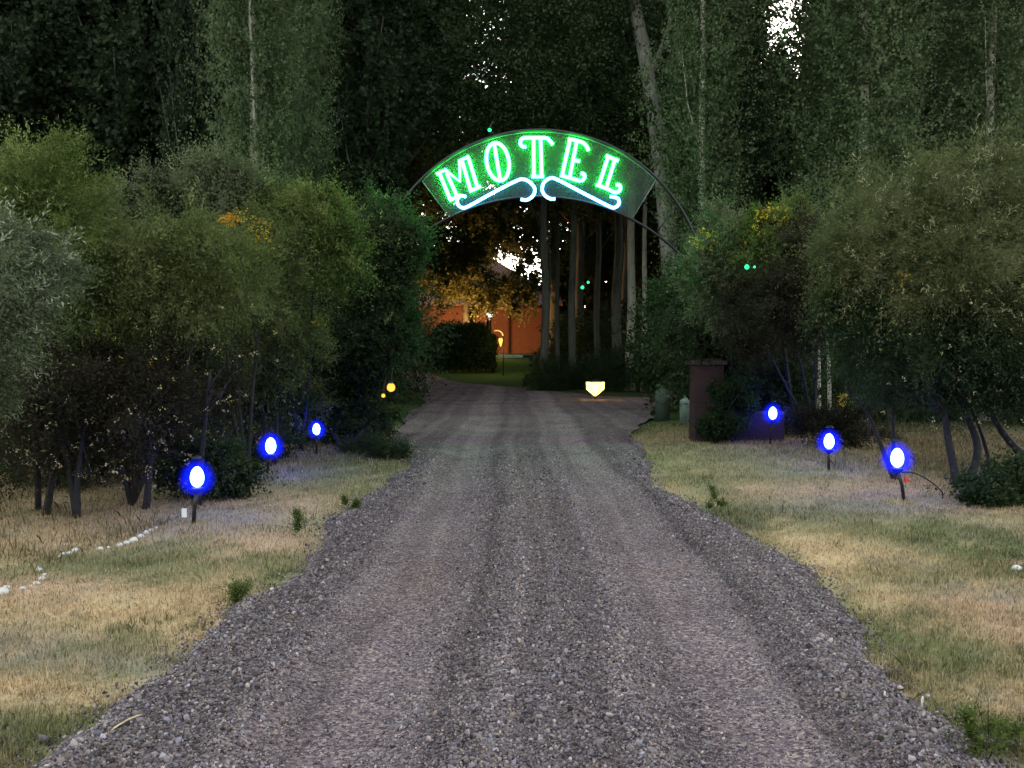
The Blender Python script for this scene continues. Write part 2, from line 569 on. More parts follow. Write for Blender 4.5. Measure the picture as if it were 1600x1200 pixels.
def turf(x, y):
    x, y = np.asarray(x, float), np.asarray(y, float)
    base = np.array((0.31, 0.235, 0.13))
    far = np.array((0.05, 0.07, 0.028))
    c = np.empty(x.shape + (3,))
    c[:] = base
    acc = np.full(x.shape, 0.18)
    c *= acc[..., None]
    for (px, py, w, h, col) in PATCH:
        g = gp(px, py)
        sx = w * g[1] / FPX
        sy = h * g[1] ** 2 / (FPX * EYE)
        d = ((x - g[0]) / sx) ** 2 + ((y - g[1]) / sy) ** 2
        k = np.exp(-d * 1.1)
        c += k[..., None] * np.array(col)
        acc += k
    c /= acc[..., None]
    n = lump(x, y, 5, (3.1, 7.3, 13.0, 27.0, 41.0))
    green = np.array(GREEN)
    tan = np.array(TAN)
    k = smooth(0.25, 0.9, n)[..., None]
    c = c * (1 - 0.55 * k) + green * 0.55 * k
    k = smooth(0.25, 0.9, -n)[..., None]
    c = c * (1 - 0.5 * k) + tan * 0.5 * k
    n2 = lump(x, y, 6, (4.3, 9.7, 19.0, 33.0))
    k = smooth(0.1, 0.9, n2)[..., None]
    c = c * (1 - 0.4 * k) + np.array(GREY) * 0.4 * k
    k = smooth(0.45, 1.0, -n2)[..., None]
    c = c * (1 - 0.55 * k) + np.array(PINK) * 0.55 * k
    edge = np.minimum(np.abs(x - road_l(y)), np.abs(x - road_r(y)))
    k = (np.exp(-(edge / 0.25) ** 2) * smooth(-0.1, 0.6, lump(x, y, 9, (1.7, 4.0))))[..., None]
    c = c * (1 - 0.6 * k) + green * 0.6 * k
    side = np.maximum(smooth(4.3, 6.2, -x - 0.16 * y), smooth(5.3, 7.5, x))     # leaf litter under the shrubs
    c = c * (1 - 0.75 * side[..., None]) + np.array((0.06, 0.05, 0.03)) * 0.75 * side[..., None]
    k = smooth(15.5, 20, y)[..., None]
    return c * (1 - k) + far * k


# ------------------------------------------------------------------ ground and road
def grid(xs, ys):
    X, Y = np.meshgrid(xs, ys)
    nx, ny = len(xs), len(ys)
    i = np.arange((nx - 1) * (ny - 1))
    a = (i // (nx - 1)) * nx + i % (nx - 1)
    return X, Y, np.stack([a, a + 1, a + nx + 1, a + nx], 1)


def build_ground():
    xs = np.concatenate([[-900, -300, -120, -60, -35, -22, -15], np.arange(-11, 11.01, 0.11), [15, 22, 35, 60, 120, 300, 900]])
    ys = np.concatenate([[-300, -80, -25, -8, -2], np.arange(1, 18, 0.11), np.arange(18, 75, 1.0), [80, 95, 120, 200, 400, 1200]])
    X, Y, F = grid(xs, ys)
    near = (np.abs(X) < 14) & (Y < 30)
    Z = gz(X, Y) + np.where(near, 0.010 * lump(X, Y, 21, (2.3, 5.1, 9.0)) - 0.010, 0.0)
    out = np.maximum(road_l(Y) - X, X - road_r(Y))
    Z = np.where(near, Z + 0.05 * smooth(0.0, 0.7, out) - 0.035, Z)
    lawn = smooth(44, 50, Y)[..., None]
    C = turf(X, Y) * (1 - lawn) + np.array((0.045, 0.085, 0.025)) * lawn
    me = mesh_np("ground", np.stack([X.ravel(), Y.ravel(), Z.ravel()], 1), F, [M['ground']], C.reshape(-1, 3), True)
    tag(link("ground", me), kind="structure")


def streak(x, y):
    """lengthwise bands left by wheels: loose dark stones between packed pale tracks"""
    xx = x + 0.06 * np.sin(y * 0.55) + 0.03 * np.sin(y * 1.7 + 1)
    s = 0.55 * np.sin(xx * 11.0 + 0.8) + 0.45 * np.sin(xx * 19.0 + 2.1 + 0.4 * np.sin(y * 0.8)) + 0.35 * np.sin(xx * 34.0 + 0.7 * np.sin(y * 0.6))
    return s + 0.4 * lump(x, y, 77, (1.3, 3.3))


def track(x):
    return np.exp(-((x + 0.72) / 0.33) ** 2) + np.exp(-((x - 1.05) / 0.33) ** 2)


def road_h(x, y):
    l, r = road_l(y), road_r(y)
    near = 1 - smooth(15, 22, y)
    e = np.minimum(x - l, r - x)
    h = 0.030 + 0.0 * x
    h = h + 0.012 - 0.042 * track(x) * near
    h = h + 0.022 * (np.exp(-((x - 0.36) / 0.13) ** 2) + 0.8 * np.exp(-((x + 0.20) / 0.12) ** 2) + 0.8 * np.exp(-((x + 1.22) / 0.11) ** 2) + 0.8 * np.exp(-((x - 1.52) / 0.11) ** 2)) * near
    h = h + 0.014 * streak(x, y) * near
    h = h + 0.022 * np.exp(-((e - 0.26) / 0.18) ** 2) * near
    h = h + (0.011 * lump(x, y, 31, (3.0, 8.0, 19.0)) + 0.006 * lump(x, y, 32, (33.0, 61.0))) * near
    return np.maximum(h, 0.008) * smooth(-0.02, 0.16, e) + 0.006


def build_road():
    vs = np.linspace(0, 1, 90)
    ys = np.concatenate([np.arange(1.2, 9, 0.05), np.arange(9, 17, 0.09), np.arange(17, 52, 0.5)])
    U, Y = np.meshgrid(vs, ys)
    X = road_l(Y) + (road_r(Y) - road_l(Y)) * U
    Z = road_h(X, Y) + gz(X, Y) - 0.022
    Z = np.where(Y > 16, np.maximum(Z, gz(X, Y) + 0.01), Z)
    nx, ny = len(vs), len(ys)
    i = np.arange((nx - 1) * (ny - 1))
    a = (i // (nx - 1)) * nx + i % (nx - 1)
    F = np.stack([a, a + 1, a + nx + 1, a + nx], 1)
    C = np.ones(X.shape + (3,))
    tr = track(X)
    C *= ((0.74 + 0.36 * np.clip(tr, 0, 1) + 0.15 * streak(X, Y)) * (1 + 0.22 * smooth(8.5, 15, Y)))[..., None]
    C *= np.array((1.08, 0.97, 0.97))
    br = np.exp(-(((X + 0.62) / 0.22) ** 2 + ((Y - 6.0) / 0.8) ** 2))[..., None]       # a rusty stain in the wheel track
    C = C * (1 - 0.5 * br) + np.array((1.0, 0.78, 0.62)) * 0.5 * br
    weed = (np.exp(-((X - 0.12) / 0.2) ** 2) * np.exp(-((Y - 10.5) / 2.2) ** 2))[..., None]
    C = C * (1 - 0.6 * weed) + np.array((0.85, 0.80, 0.55)) * 0.6 * weed
    me = mesh_np("gravel_road", np.stack([X.ravel(), Y.ravel(), Z.ravel()], 1), F, [M['road']], C.reshape(-1, 3), True)
    tag(link("gravel_road", me), kind="structure")


def ico():
    t = (1 + 5 ** 0.5) / 2
    v = np.array([(-1, t, 0), (1, t, 0), (-1, -t, 0), (1, -t, 0), (0, -1, t), (0, 1, t), (0, -1, -t), (0, 1, -t), (t, 0, -1), (t, 0, 1), (-t, 0, -1), (-t, 0, 1)], float)
    v /= np.linalg.norm(v[0])
    f = np.array([(0, 11, 5), (0, 5, 1), (0, 1, 7), (0, 7, 10), (0, 10, 11), (1, 5, 9), (5, 11, 4), (11, 10, 2), (10, 7, 6), (7, 1, 8), (3, 9, 4), (3, 4, 2), (3, 2, 6), (3, 6, 8), (3, 8, 9), (4, 9, 5), (2, 4, 11), (6, 2, 10), (8, 6, 7), (9, 8, 1)])
    return v, f


def rot_rand(n, r):
    q = r.normal(size=(n, 4))
    q /= np.linalg.norm(q, axis=1)[:, None]
    w, x, y, z = q.T
    return np.stack([np.stack([1 - 2 * (y * y + z * z), 2 * (x * y - z * w), 2 * (x * z + y * w)], 1),
                     np.stack([2 * (x * y + z * w), 1 - 2 * (x * x + z * z), 2 * (y * z - x * w)], 1),
                     np.stack([2 * (x * z - y * w), 2 * (y * z + x * w), 1 - 2 * (x * x + y * y)], 1)], 1)


def build_pebbles():
    iv, jf = ico()
    N = 175000
    y = 2.6 + (15.0 - 2.6) * rng.random(N) ** 1.9
    u = rng.random(N)
    l, r = road_l(y), road_r(y)
    x = l - 0.20 + (r - l + 0.40) * u
    e = np.minimum(x - l, r - x)
    tr = track(x)
    keep = rng.random(N) < (1 - 0.92 * smooth(8.5, 15, y)) * np.clip(1.05 - 0.35 * tr, 0.2, 1) * np.where(e < 0, 0.42 * np.exp(e / 0.08), 1.0)
    x, y, e, tr = x[keep], y[keep], e[keep], tr[keep]
    n = len(x)
    s = 0.0044 + 0.0060 * rng.random(n) ** 2.0 + 0.010 * (rng.random(n) < 0.07) * rng.random(n)
    s *= np.clip(1.05 - 0.55 * tr, 0.42, 1.1) * np.where((e > 0.02) & (e < 0.55), 1.08, 1.0)
    s *= 1 + 0.35 * smooth(7, 13, y)
    P = iv[None] * (1 + 0.36 * rng.normal(size=(n, 12, 1)).clip(-1.2, 1.2)) * np.stack([s, s * rng.uniform(0.6, 1, n), s * rng.uniform(0.4, 0.75, n)], 1)[:, None, :]
    P = np.einsum('nij,nkj->nki', rot_rand(n, rng), P)
    z = road_h(x, y) - 0.022 + s * 0.25
    P += np.stack([x, y, z], 1)[:, None, :]
    F = jf[None] + (np.arange(n) * 12)[:, None, None]
    g = np.clip(rng.normal(0.142, 0.058, n), 0.035, 0.42) * (0.90 + 0.18 * np.clip(tr, 0, 1) + 0.17 * streak(x, y)).clip(0.5, 1.4)
    pale = rng.random(n) < 0.05
    g = np.where(pale, g + 0.16, g)
    warm = rng.normal(0, 1, n)
    c = np.stack([g * (1.10 + 0.07 * warm), g * (0.945 + 0.02 * warm), g * (0.955 - 0.06 * warm)], 1)
    me = mesh_np("gravel", P.reshape(-1, 3), F.reshape(-1, 3), [M['pebble']], np.repeat(c, 12, 0).clip(0.02, 0.7))
    tag(link("gravel", me), kind="stuff")


def blades(name, x, y, z, h, w, col, mat, lean=0.45):
    n = len(x)
    a = rng.uniform(0, 2 * math.pi, n)
    la = rng.uniform(0, 2 * math.pi, n)
    lm = np.minimum(np.abs(rng.normal(0, lean, n)), 0.75) * h
    d = np.stack([np.cos(a), np.sin(a), 0 * a], 1) * (w / 2)[:, None]
    b = np.stack([x, y, z], 1)
    ld = np.stack([np.cos(la), np.sin(la), 0 * la], 1)
    mid = b + ld * (lm * 0.35)[:, None] + np.array((0, 0, 1.0)) * (h * 0.55)[:, None]
    tip = b + ld * lm[:, None] + np.array((0, 0, 1.0)) * (h * np.sqrt(np.clip(1 - (lm / h) ** 2 * 0.6, 0.15, 1)))[:, None]
    V = np.stack([b - d, b + d, mid + d * 0.75, tip, mid - d * 0.75], 1).reshape(-1, 3)
    F = (np.arange(n) * 5)[:, None] + np.arange(5)[None]
    return mesh_np(name, V, F, [mat], np.repeat(col, 5, 0))


def build_grass():
    N = 330000
    y = 2.4 + (19.0 - 2.4) * rng.random(N) ** 1.5
    left = rng.random(N) < 0.5
    l, r = road_l(y), road_r(y)
    wl = np.minimum(7.5, 0.63 * y + 0.6 - np.abs(l) + 0.0)
    wr = np.minimum(7.5, 0.63 * y + 0.6 - r)
    u = rng.random(N)
    x = np.where(left, l + 0.18 - wl * u, r - 0.18 + wr * u)
    ok = np.where(left, wl, wr) > 0.05
    dens = 0.55 + 0.45 * lump(x, y, 14, (2.1, 5.7, 11.0))
    out = np.maximum(l - x, x - r)
    ragged = out > 0.01 + 0.16 * lump(x, y, 17, (3.0, 7.0, 15.0, 30.0))
    tuft = smooth(0.45, 0.95, lump(x, y, 19, (5.0, 12.0, 23.0)))
    ok &= (rng.random(N) < np.clip(dens + 0.15, 0.12, 1)) & (ragged | (rng.random(N) < 0.06))
    x, y, tuft = x[ok], y[ok], tuft[ok]
    n = len(x)
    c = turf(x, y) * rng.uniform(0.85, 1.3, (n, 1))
    green = np.clip((c[:, 1] / c[:, 0] - 0.78) * 2.2, 0, 1)
    c = c * (1 - 0.6 * tuft[:, None]) + np.array((0.085, 0.105, 0.045)) * 0.6 * tuft[:, None]
    straw = rng.random(n) < 0.25
    c[straw] = c[straw] * 0.5 + np.array((0.42, 0.32, 0.20)) * 0.5
    h = (0.014 + 0.026 * rng.random(n)) * (1 + 0.7 * green) * (1 + 0.5 * smooth(9, 15, y))
    h *= np.where(rng.random(n) < 0.03, 1.7, 1.0) * (1 + 1.3 * tuft * rng.random(n))
    w = 0.0032 + 0.00055 * y
    out = np.maximum(road_l(y) - x, x - road_r(y))
    z = -0.045 + 0.05 * smooth(0.0, 0.7, out)
    me = blades("grass", x, y, z, h, w, c, M['grass'])
    tag(link("grass", me), kind="stuff")
    # taller dead grass and stems along the foot of the shrubs
    N = 24000
    left = rng.random(N) < 0.5
    y = np.where(left, rng.uniform(5.2, 14.5, N), rng.uniform(9.2, 17, N))
    base = np.where(left, -(3.35 + 0.0 * y), 4.1 + 0.0 * y)
    base = np.where(left, np.interp(y, [5, 6.5, 8, 10, 12, 14.5], [-3.55, -3.55, -3.35, -3.15, -2.95, -2.75]), np.interp(y, [9, 10, 12, 14, 17], [4.9, 4.75, 4.55, 4.3, 4.1]))
    u = rng.random(N) ** 1.6
    x = base + np.where(left, -1, 1) * (u * 3.2 - 0.15)
    keep = rng.random(N) < np.clip(0.5 + 0.6 * lump(x, y, 44, (2.0, 5.0)), 0.05, 1)
    x, y, u, left = x[keep], y[keep], u[keep], left[keep]
    n = len(x)
    mixf = rng.random((n, 1))
    c = np.array((0.30, 0.215, 0.12)) * mixf + np.array((0.14, 0.13, 0.06)) * (1 - mixf)
    c = c * np.where(left, 0.62, 0.8)[:, None]  # west side dimmed further to stand in for canopy shade
    me = blades("dead_grass", x, y, gz(x, y) - 0.01, (0.06 + 0.24 * rng.random(n) ** 2) * (0.4 + 0.7 * u), 0.005 + 0.004 * rng.random(n), c, M['grass'], 0.4)
    tag(link("dead_grass", me), kind="stuff")


build_ground()
build_road()
build_pebbles()
build_grass()


# ------------------------------------------------------------------ foliage
def unit(a):
    return a / np.maximum(np.linalg.norm(a, axis=-1, keepdims=True), 1e-9)


def leaf_faces(P0, D0, L, K, ll, lw, droop, r, spread=0.8, curl=0.15):
    """twigs that start at P0 along D0, each carrying K leaves of length ll and width lw"""
    n = len(P0)
    C = r.normal(0, 0.25, (n, 3)) + np.array((0, 0, -droop))
    t = (np.arange(K) + 0.6) / K
    T = t[None, :, None]
    P = P0[:, None] + D0[:, None] * (L[:, None, None] * T) + C[:, None] * (L[:, None, None] * T * T)
    tan = unit(D0[:, None] + 2 * C[:, None] * T)
    a = unit(np.cross(tan, unit(r.normal(size=(n, 1, 3)))))
    b = np.cross(tan, a)
    ph = (np.arange(K) * 2.4)[None, :, None] + r.normal(0, 0.5, (n, K, 1))
    side = a * np.cos(ph) + b * np.sin(ph)
    d = unit(0.75 * tan + spread * side + r.normal(0, 0.2, (n, K, 3)))
    w = unit(np.cross(d, r.normal(size=(n, K, 3)) + np.array((0, 0, 0.6))))
    s = r.uniform(0.65, 1.25, (n, K, 1)) * (1 - 0.35 * T)
    up = np.cross(w, d)
    mid = P + d * (ll * 0.5 * s)
    V = np.stack([P, mid + w * (lw * 0.5 * s) + up * curl * ll * s, P + d * (ll * s), mid - w * (lw * 0.5 * s) + up * curl * ll * s], 2).reshape(-1, 3)
    F = (np.arange(n * K) * 4)[:, None] + np.arange(4)[None]
    return V, F


def clump(P, seed, freq):
    r = np.random.default_rng(seed)
    s = 0
    for _ in range(5):
        k = unit(r.normal(size=3)) * freq * r.uniform(0.7, 1.4)
        s = s + np.sin(P @ k + r.uniform(0, 6.28))
    return s / 2.2


def blob_twigs(blobs, n, r, inner=0.5, up=0.25, freq=9.0, thr=-0.5, rough=0.2):
    w = np.array([b[1][0] * b[1][2] for b in blobs])
    k = r.choice(len(blobs), n, p=w / w.sum())
    c = np.array([b[0] for b in blobs])[k]
    rad = np.array([b[1] for b in blobs])[k]
    d = unit(r.normal(size=(n, 3)))
    f = inner + (1 - inner) * r.random(n) ** 0.6
    P = c + d * rad * f[:, None]
    cl = clump(P, 3, freq)
    P = P + d * rad * (rough * clump(P, 8, freq * 0.55))[:, None] * 0.6
    nrm = unit(d / rad)
    D = unit(0.8 * nrm + 0.55 * r.normal(size=(n, 3)) + np.array((0, 0, up)))
    keep = cl > thr + 0.4 * r.normal(size=n)
    return P[keep], D[keep]


SEED = [100]


def sprays(blobs, tw, r, up, inner, per=13, fill=0.25, reach=1.1):
    """twigs gathered on branches that leave the heart of each blob, so that a bush falls into sprays with gaps between"""
    w = np.array([b[1][0] * b[1][2] for b in blobs])
    nb = max(5, int(tw * (1 - fill) / per))
    k = r.choice(len(blobs), nb, p=w / w.sum())
    c = np.array([b[0] for b in blobs])[k]
    rad = np.array([b[1] for b in blobs])[k]
    d = unit(r.normal(size=(nb, 3)) + np.array((0, 0, 0.12)))
    a = c + d * rad * r.uniform(0.15, 0.5, (nb, 1))
    e = c + d * rad * (np.where(r.random((nb, 1)) < 0.14, r.uniform(1.05, 1.32, (nb, 1)), r.uniform(0.55, 1.02, (nb, 1))) * reach) + np.array((0, 0, 1.0)) * (up * 0.3 * rad[:, 2:3])
    t = r.random((nb, per)) ** 0.6
    ax = e - a
    ln = np.linalg.norm(ax, axis=1)[:, None, None]
    P = a[:, None] + ax[:, None] * t[..., None] + r.normal(size=(nb, per, 3)) * ln * (0.14 * (1.15 - t[..., None]) + 0.015)
    D = unit(unit(ax)[:, None] * 0.9 + 0.5 * r.normal(size=(nb, per, 3)) + np.array((0, 0, up)))
    P2, D2 = blob_twigs(blobs, int(tw * fill), r, 0.15, up, 6.0, -1.2, 0.1)
    return np.concatenate([P.reshape(-1, 3), P2]), np.concatenate([D.reshape(-1, 3), D2])


def shrub(name, label, cat, base, blobs, mat, tw=1800, K=11, L=(0.12, 0.32), leaf=(0.05, 0.011), droop=0.25, up=0.25, inner=0.5, tips=None,
          stems=None, stem_r=0.03, flowers=None, group=None, thr=-0.5, shoots=0.07, bark_m='bark_dark', freq=8.0, stem_name="trunk", per=30):
    SEED[0] += 1
    r = np.random.default_rng(SEED[0])
    b = np.array(base, float)
    t = thing(name, label, cat, tuple(b), group)
    bl = []
    for (px, py, D, rx, rz_) in blobs:
        c = at(px, py, D) - b
        k = D / FPX
        bl.append((c, np.array([rx * k, 0.5 * (rx + rz_) * k * 0.9, rz_ * k])))
    P, D = sprays(bl, int(tw * 1.8), r, up, inner, per=per)
    Ls = r.uniform(L[0], L[1], len(P))
    sh = r.random(len(P)) < shoots
    Ls[sh] *= 2.1
    V, F = leaf_faces(P, D, Ls, K, leaf[0] * 1.1, leaf[1] * 1.45, droop, r)
    link("foliage", mesh_np("foliage", V, F, [M[mat]]), t)
    if tips:  # paler outer leaves; light on the tips is put into their colour
        P, D = sprays(bl, tips[1], r, up + 0.2, 0.9, per=3, fill=0.0, reach=1.16)
        V, F = leaf_faces(P, D, r.uniform(0.12, 0.26, len(P)), 7, tips[2], tips[3], droop * 0.6, r, 0.7, 0.25)
        link("bright_tips", mesh_np("bright_tips", V, F, [M[tips[0]]]), t)
    mb = MB()
    st = stems if stems is not None else [[(0, 0, 0), tuple(c * 0.5 + r.normal(0, 0.08, 3)), tuple(c + r.normal(0, 0.1, 3))] for (c, q) in bl]
    for s in st:
        pts = spline(s, 5)
        rr = np.linspace(stem_r, stem_r * 0.3, len(pts))
        mb.tube(pts, list(rr), 7)
        for _ in range(6):
            i = r.integers(len(pts) // 2, len(pts))
            p = np.array(pts[i])
            e = p + unit(r.normal(size=3) + np.array((0, 0, 0.5))) * r.uniform(0.25, 0.6)
            mb.tube([p, (p + e) / 2 + r.normal(0, 0.04, 3), e], [stem_r * 0.35, stem_r * 0.25, stem_r * 0.1], 5)
    mb.build(stem_name, M[bark_m], t)
    for fl in (flowers or []):
        fmat, n, fblobs, size = fl
        fb = []
        for (px, py, D_, rx, rz_) in fblobs:
            k = D_ / FPX
            fb.append((at(px, py, D_) - b, np.array([rx * k, 0.6 * (rx + rz_) * k, rz_ * k])))
        P, D = blob_twigs(fb, n, r, 0.5, 0.4, freq, -1.0)
        V, F = leaf_faces(P, D, np.full(len(P), 0.07), 4, size, size * 0.7, 0.1, r, 1.2)
        link("blossom" if fmat in ('yellow', 'orange') else "dry_foliage", mesh_np("blossom", V, F, [M[fmat]]), t)
    return t


# ---- poplars: a few crowns and trunks, each tree a thing with its own copy
def poplar_mesh(seed, H, h0, Rm, tw, mat, leaf=(0.105, 0.078), K=9, barkm='bark', tr=0.2, upw=0.9, wide=0.0):
    r = np.random.default_rng(seed)
    nb, per = int(tw / 26), 26
    hb = h0 + (H - h0) * r.random(nb) ** 0.85 * 0.97
    q = (hb - h0) / (H - h0)
    prof = Rm * np.minimum(1, 0.5 + 2.2 * q) * (1 - np.clip(q - 0.45, 0, 1) / 0.55 * 0.85) ** (0.8 - 0.5 * wide)
    th = r.uniform(0, 2 * math.pi, nb)
    prof = prof * (1 + 0.25 * np.sin(3 * th + hb * 0.7 + seed) + 0.2 * np.sin(5 * th - hb * 1.3)) * r.uniform(0.35, 1.15, nb)
    rise = r.uniform(1.5, 4.2, nb) * (1 - 0.5 * q) * upw
    out3 = np.stack([np.cos(th), np.sin(th), 0 * th], 1)
    a = out3 * (prof * 0.15)[:, None] + np.array((0, 0, 1.0)) * (hb - 0.5)[:, None]
    m_ = out3 * (prof * 0.85)[:, None] + np.array((0, 0, 1.0)) * (hb + rise * 0.35)[:, None]
    e = out3 * prof[:, None] + np.array((0, 0, 1.0)) * (hb + rise)[:, None]
    t = r.random((nb, per, 1)) ** 0.8
    P = a[:, None] * (1 - t) ** 2 + 2 * m_[:, None] * t * (1 - t) + e[:, None] * t * t + r.normal(size=(nb, per, 3)) * np.array((0.13, 0.13, 0.3))
    ax = unit(2 * (1 - t) * (m_ - a)[:, None] + 2 * t * (e - m_)[:, None])
    D = unit(ax * 0.8 + out3[:, None] * 0.25 + 0.5 * r.normal(size=(nb, per, 3)))
    P, D = P.reshape(-1, 3), D.reshape(-1, 3)
    V, F = leaf_faces(P, D, r.uniform(0.3, 0.75, len(P)), K, leaf[0], leaf[1], 0.12, r, 0.9)
    crown = mesh_np("crown", V, F, [M[mat]])
    mb = MB()
    pts = [(0, 0, -0.2)] + [(r.normal(0, 0.03 + 0.006 * z), r.normal(0, 0.03 + 0.006 * z), z) for z in np.linspace(1.2, H * 0.93, 9)]
    pts = spline(pts, 4)
    mb.tube(pts, [tr * (1 - 0.88 * p[2] / H) * (1.2 if p[2] < 0.15 else 1) for p in pts], 10)
    for _ in range(7):
        i = r.integers(int(len(pts) * h0 / H), len(pts) - 2)
        p = np.array(pts[i])
        a = r.uniform(0, 6.28)
        e = p + np.array((math.cos(a) * Rm * 0.6, math.sin(a) * Rm * 0.6, Rm * r.uniform(0.7, 1.6)))
        m_ = (p + e) / 2 + np.array((math.cos(a), math.sin(a), -0.3)) * 0.2
        mb.tube([p, m_, e], [tr * 0.2, tr * 0.12, tr * 0.04], 6)
    me = bpy.data.meshes.new("trunk")
    me.from_pydata(mb.v, [], mb.f)
    me.polygons.foreach_set("use_smooth", [True] * len(me.polygons))
    me.materials.append(M[barkm])
    me.update()
    return crown, me


KIND = {
    'a': poplar_mesh(1, 22, 2.2, 1.75, 10500, 'poplar'),
    'b': poplar_mesh(2, 20, 1.6, 1.55, 9500, 'poplar', barkm='bark_pale', tr=0.15),
    'c': poplar_mesh(3, 24, 3.0, 2.0, 6400, 'poplar_dark', leaf=(0.17, 0.14)),
    'd': poplar_mesh(4, 22, 2.4, 2.3, 7000, 'poplar_dark', leaf=(0.20, 0.16)),
    'h': poplar_mesh(5, 25, 8.6, 2.6, 8000, 'poplar_mid', leaf=(0.22, 0.17), tr=0.24, wide=0.6),
    'g': poplar_mesh(6, 23, 9.4, 2.2, 7000, 'poplar_mid', leaf=(0.20, 0.16), barkm='bark_pale', tr=0.22, wide=0.6),
}


def tree(kind, px, D, label, name="poplar_tree", cat="tree", group=None, sc=1.0, wide=1.0, rz=None):
    x = (px - 800) * D / FPX
    crown, trunk = KIND[kind]
    t = thing(name, label, cat, (x, D, float(gz(x, D)) - 0.05), group, rnd.uniform(0, 6.28) if rz is None else rz)
    t.scale = (sc * wide, sc * wide, sc)
    link("crown", crown, t)
    link("trunk", trunk, t)
    return t


# near row behind the shrubs, seen one by one
for a in [
    ('b', 1095, 20.5, "green poplar behind the black arch's exposed curved bars", .95, .8),
    ('d', 1118, 25.0, "dark narrow poplar just beside the bright strip of sky", .9, .7),
    ('a', 1287, 21.5, "leafy poplar on the far side of the bright strip of sky from the arch", .95, .75),
    ('b', 1345, 19.0, "pale green poplar with leaf clumps hanging over the dark bushes, nearest of its row", 1.0, .95),
    ('a', 1450, 23.0, "broad green poplar rising behind the crown of the big willow", 1.0, .9),
    ('b', 1540, 20.0, "silvery green poplar standing behind the big willow, beside the edge strip of sky", 1.0, .85),
    ('a', 1712, 23.5, "poplar past the last strip of sky at the edge of the wood, beyond the willow", 1.0, .9),
    ('c', 300, 23.5, "green leafy poplar above the grey rounded bush", 1.0, .6),
    ('b', 400, 18.9, "poplar with a pale bare stem above the yellow and orange blossom", 1.0, .75),
    ('a', 468, 22.0, "green poplar with hanging leaf clumps standing between the blossom and the dark wood", 1.0, .6),
]:
    tree(a[0], a[1], a[2], a[3], sc=a[4], wide=a[5])

# trees with bare stems beyond the arch
for a in [
    ('g', 985, 36.0, "thick pale bare trunk beside the lit yellow lantern, thicker of the pair", .95, 1.0),
    ('g', 1006, 35.0, "slim pale bare trunk beside the lit yellow lantern, thinner of the pair", .9, .62),
    ('h', 895, 38.0, "bare grey trunk standing over the road under the middle of the neon sign", 1.0, .75),
    ('h', 850, 36.5, "dark bare trunk next to the brick house, nearest the lit lawn", 1.0, .8),
    ('h', 871, 41.0, "thin dark trunk between two thicker trunks under the neon sign", .95, .5),
    ('h', 934, 44.0, "dark trunk behind the lit yellow lantern", 1.0, .75),
    ('g', 1040, 40.0, "tall dark tree beyond the green bollards", 1.0, .8),
]:
    tree(a[0], a[1], a[2], a[3], name="tall_tree", sc=a[4], wide=a[5])
GB = "dark trees of the wood beyond the arch"
GL = "unlit poplars of the wood beyond the shrubs"
for (k, px, D, sc, w) in [('h', 560, 31, 1, 1.1), ('h', 615, 30, 1, 1.2), ('h', 600, 42, 1, 1.4), ('h', 520, 44, 1, 1.2), ('h', 630, 52, 1.0, 1.4), ('h', 1080, 47, 1, 1.2), ('h', 1065, 33, 1.05, 1.2),
                          ('h', 980, 50, 1.1, 1.3), ('h', 905, 56, 1.1, 1.4), ('d', 1010, 52, 1, 1.2), ('d', 1060, 58, 1, 1.3), ('d', 950, 62, 1, 1.3), ('d', 900, 66, 1.0, 1.3), ('h', 865, 60, 1.1, 1.3), ('h', 965, 42, 1.05, 1.0)]:
    tree(k, px, D, "dark tree crown of the wood above and behind the neon sign", name="tall_tree", group=GB, sc=sc, wide=w)
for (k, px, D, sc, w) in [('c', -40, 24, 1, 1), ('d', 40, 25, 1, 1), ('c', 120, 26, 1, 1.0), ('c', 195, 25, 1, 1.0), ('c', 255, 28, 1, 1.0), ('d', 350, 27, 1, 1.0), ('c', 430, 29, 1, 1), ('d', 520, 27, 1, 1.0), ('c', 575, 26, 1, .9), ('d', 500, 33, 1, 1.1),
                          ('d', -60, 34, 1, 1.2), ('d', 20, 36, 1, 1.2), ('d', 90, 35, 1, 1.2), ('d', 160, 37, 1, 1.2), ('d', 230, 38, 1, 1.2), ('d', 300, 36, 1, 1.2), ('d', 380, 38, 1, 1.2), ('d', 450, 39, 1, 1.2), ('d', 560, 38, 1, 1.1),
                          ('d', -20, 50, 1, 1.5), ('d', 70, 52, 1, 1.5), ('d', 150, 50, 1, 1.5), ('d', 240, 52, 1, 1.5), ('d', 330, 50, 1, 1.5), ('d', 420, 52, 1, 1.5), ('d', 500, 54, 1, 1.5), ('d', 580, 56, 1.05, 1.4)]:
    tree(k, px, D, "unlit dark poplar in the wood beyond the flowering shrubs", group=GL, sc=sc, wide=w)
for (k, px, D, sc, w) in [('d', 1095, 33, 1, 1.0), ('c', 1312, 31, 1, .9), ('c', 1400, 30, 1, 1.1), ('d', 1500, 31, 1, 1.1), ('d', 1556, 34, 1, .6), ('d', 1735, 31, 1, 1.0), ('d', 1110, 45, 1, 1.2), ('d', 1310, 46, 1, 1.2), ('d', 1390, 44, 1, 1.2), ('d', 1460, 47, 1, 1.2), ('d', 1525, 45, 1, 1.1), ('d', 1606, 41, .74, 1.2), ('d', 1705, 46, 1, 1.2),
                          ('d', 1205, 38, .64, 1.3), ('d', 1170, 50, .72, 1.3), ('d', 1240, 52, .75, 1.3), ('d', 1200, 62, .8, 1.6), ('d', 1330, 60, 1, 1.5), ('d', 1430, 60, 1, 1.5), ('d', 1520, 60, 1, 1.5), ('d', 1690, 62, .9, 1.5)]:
    tree(k, px, D, "shaded poplar of the back rows in the wood behind the willow", group="shaded poplars behind the willow", sc=sc, wide=w)

